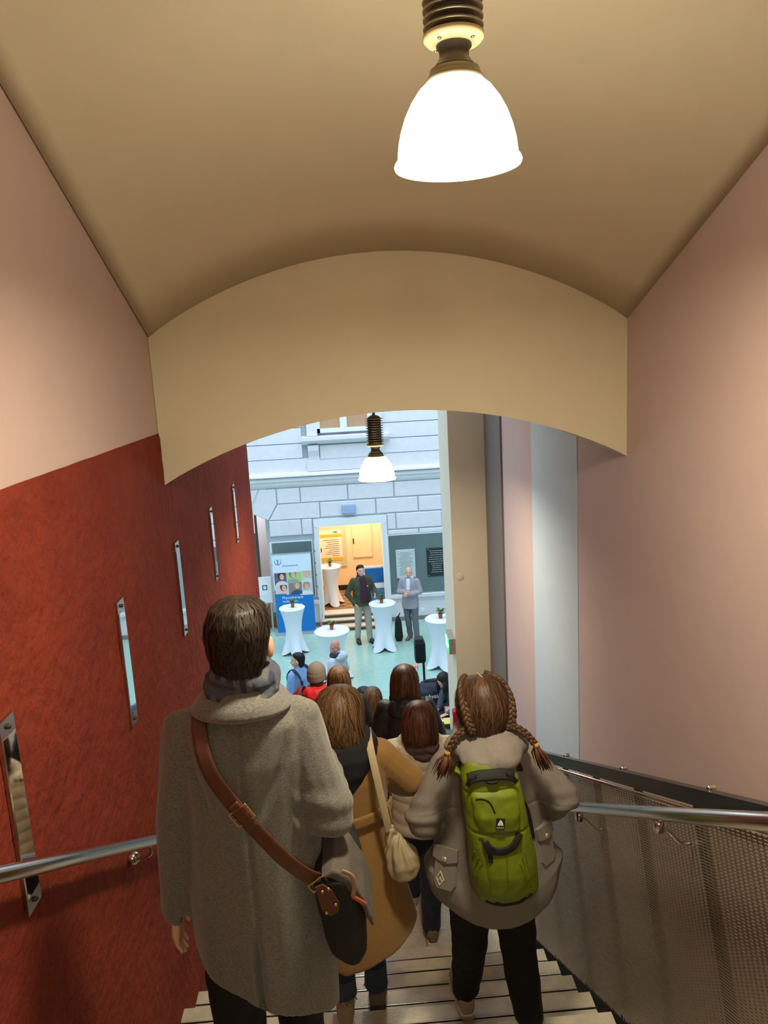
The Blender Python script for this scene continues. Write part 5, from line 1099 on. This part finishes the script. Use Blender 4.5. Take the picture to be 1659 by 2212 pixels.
for q, x0 in ((-1, .365), (1, .545)):
    for k in range(3): MB().tube([on_pack(p_, .0005) for p_ in ((x0+.012*k*-q, 2.525, -1.77-.02*k), (x0+.01*q+.012*k*-q, 2.52, -1.83), (x0+.012*k*-q+.02*q, 2.525, -1.92+.02*k))], .0026, 6).build('side_cord', m_grn2, bp, True, bo)
    xs = .345 if q < 0 else .545
    MB().tube([(xs+.01*q, 2.65, -1.53)]+[on_parka((xs+(dx if q > 0 else dx2), y_, z_)) for dx, dx2, y_, z_ in ((.03, -.01, 2.70, -1.50), (.05, -.03, 2.77, -1.45), (.055, -.035, 2.85, -1.45), (.06, -.035, 2.93, -1.52), (.06, -.04, 2.99, -1.65))], .02, 12, flat=(.022, .006), up=lambda i: [(0, -1, .5), (0, -1, .8), (0, -.5, 1), (0, 0, 1), (0, .7, .8), (0, 1, .2)][min(i, 5)]).build('shoulder_strap', m_grn if q < 0 else m_blk, bp, True, bo)
MB().tube([(.562, 2.625, -1.66), on_parka((.625, 2.64, -1.69), .004), on_parka((.655, 2.64, -1.76), .004), on_parka((.672, 2.63, -1.84), .004)], .008, 10, flat=(.008, .002), up=(0, -1, 0)).build('loose_strap', m_blk, bp, True, bo)
# logo patch: white peak over a row of small letters
pt_ = MB().box((-.0155, -.0015, -.02), (.0155, .0015, .02)).build('logo_patch', m_blk, bp); pt_.location = on_pack((.457, 2.4985, -1.648), .003)-Vector(bo); pt_.rotation_euler = (R(-4), R(6), 0)
m_lw = M('logo_white', (240, 236, 222), .6)
obj('logo_peak', [(-.011, -.002, -.008), (-.006, -.002, -.004), (-.004, -.002, -.008), (0, -.002, -.003), (.004, -.002, -.008), (.006, -.002, -.004), (.011, -.002, -.008), (.009, -.002, .004), (.003, -.002, .014), (0, -.002, .016), (-.004, -.002, .012), (-.009, -.002, .002)], [tuple(range(12))], m_lw, pt_)
text_mesh('logo_text', 'BURTON', .0065, m_lw, pt_, (0, -.002, -.0165), (R(90), 0, 0), .0003, 'CENTER')

# ---------------------------------------------------------------- D: woman in the white jacket
t, og = root('woman with long auburn hair in cream quilted jacket and brown hoodie', .325, 4.5, LAND)
m_cj = M('cream_quilt', (206, 196, 170), .7, bump=.15, bscale=30); m_hoodie = M('brown_hoodie', (94, 76, 70), .9, bump=.15, bscale=90)
hcD, rotD = (.325, 4.46, -2.19), hrot(-4, -12)
hipsD = ((.24, 4.5, -2.9), (.41, 4.5, -2.9)); legsD = (((.25, 4.66, -3.3), (.25, 4.86, -3.68)), ((.35, 4.5, -3.3), (.345, 4.50, -3.68)))
armsD = (((.09, 4.48, -2.63), (.10, 4.6, -2.86)), ((.56, 4.48, -2.63), (.55, 4.6, -2.86)))
front_body(t, og, hcD, rotD, (.325, 4.48, -2.37), ((.165, 4.48, -2.42), (.485, 4.48, -2.42)), armsD, hipsD, legsD, ((.25, 4.97, -3.74), (.345, 4.61, -3.74)), voxel=.008, s=.98)
trousers(t, og, hipsD, legsD, (.10, .075, .06), m_jeans, seed=7, voxel=.01)
shoe(t, (.25, 4.82, LAND), 3, m_beige, m_sole_w, og); shoe(t, (.345, 4.46, LAND), -3, M('taupe_trainer', (134, 112, 92), .8, nscale=30), m_sole_w, og)
j = MB().zloft([(.325, 4.48, -2.28, .08, .075), (.325, 4.48, -2.315, .135, .095), (.325, 4.48, -2.36, .188, .118), (.325, 4.48, -2.52, .19, .135), (.325, 4.48, -2.72, .185, .138), (.325, 4.48, -2.93, .20, .148)], 28)
limb(j, (.155, 4.48, -2.40), armsD[0][0], armsD[0][1], (.08, .07, .058)); limb(j, (.495, 4.48, -2.40), armsD[1][0], armsD[1][1], (.08, .07, .058))
union('jacket', j, m_cj, t, .009, 4, og, disp=quilt(.009, .075, 6, .006))
hd = MB().ell((.33, 4.40, -2.325), (.115, .085, .06)); hd.ell((.325, 4.44, -2.295), (.11, .09, .045)); hd.ell((.345, 4.375, -2.37), (.08, .05, .045)); union('hood', hd, m_hoodie, t, .008, 3, og, disp=folds(.012, 14, 18, 3))
sh_ = MB().ell((.155, 4.41, -2.335), (.05, .045, .02)); union('shoulder_ruffle', sh_, m_cj, t, .006, 1, og, disp=lambda p, n_: p+n_*(.008*math.sin(p.x*220)))
HD_ = [(.128, -.012, .012, .012), (.122, -.012, .045, .05), (.10, -.014, .075, .086), (.06, -.018, .095, .104), (.01, -.026, .103, .11), (-.04, -.036, .106, .098), (-.08, -.046, .108, .086), (-.11, -.05, .106, .076), (-.13, -.05, .10, .066)]
hair(t, HD_, hcD, rotD, og, HAIR['auburn'], 1.0, 2600, (.4, .85), .003, 12, loose=.035)

# categories for the setting
for o in bpy.data.objects:
    if o.parent is None and o.get('kind') == 'structure' and not o.get('category'):
        n_ = o.name.split('.')[0]; o['category'] = {'staircase': 'stairs', 'entry_steps': 'steps'}.get(n_, n_.split('_')[0])
    if o.parent is None and o.type in ('MESH', 'EMPTY') and not o.get('label'): o['label'] = o.name.replace('_', ' ')+' of the building'
    if o.get('group') in (None, '') and 'group' in o: del o['group']
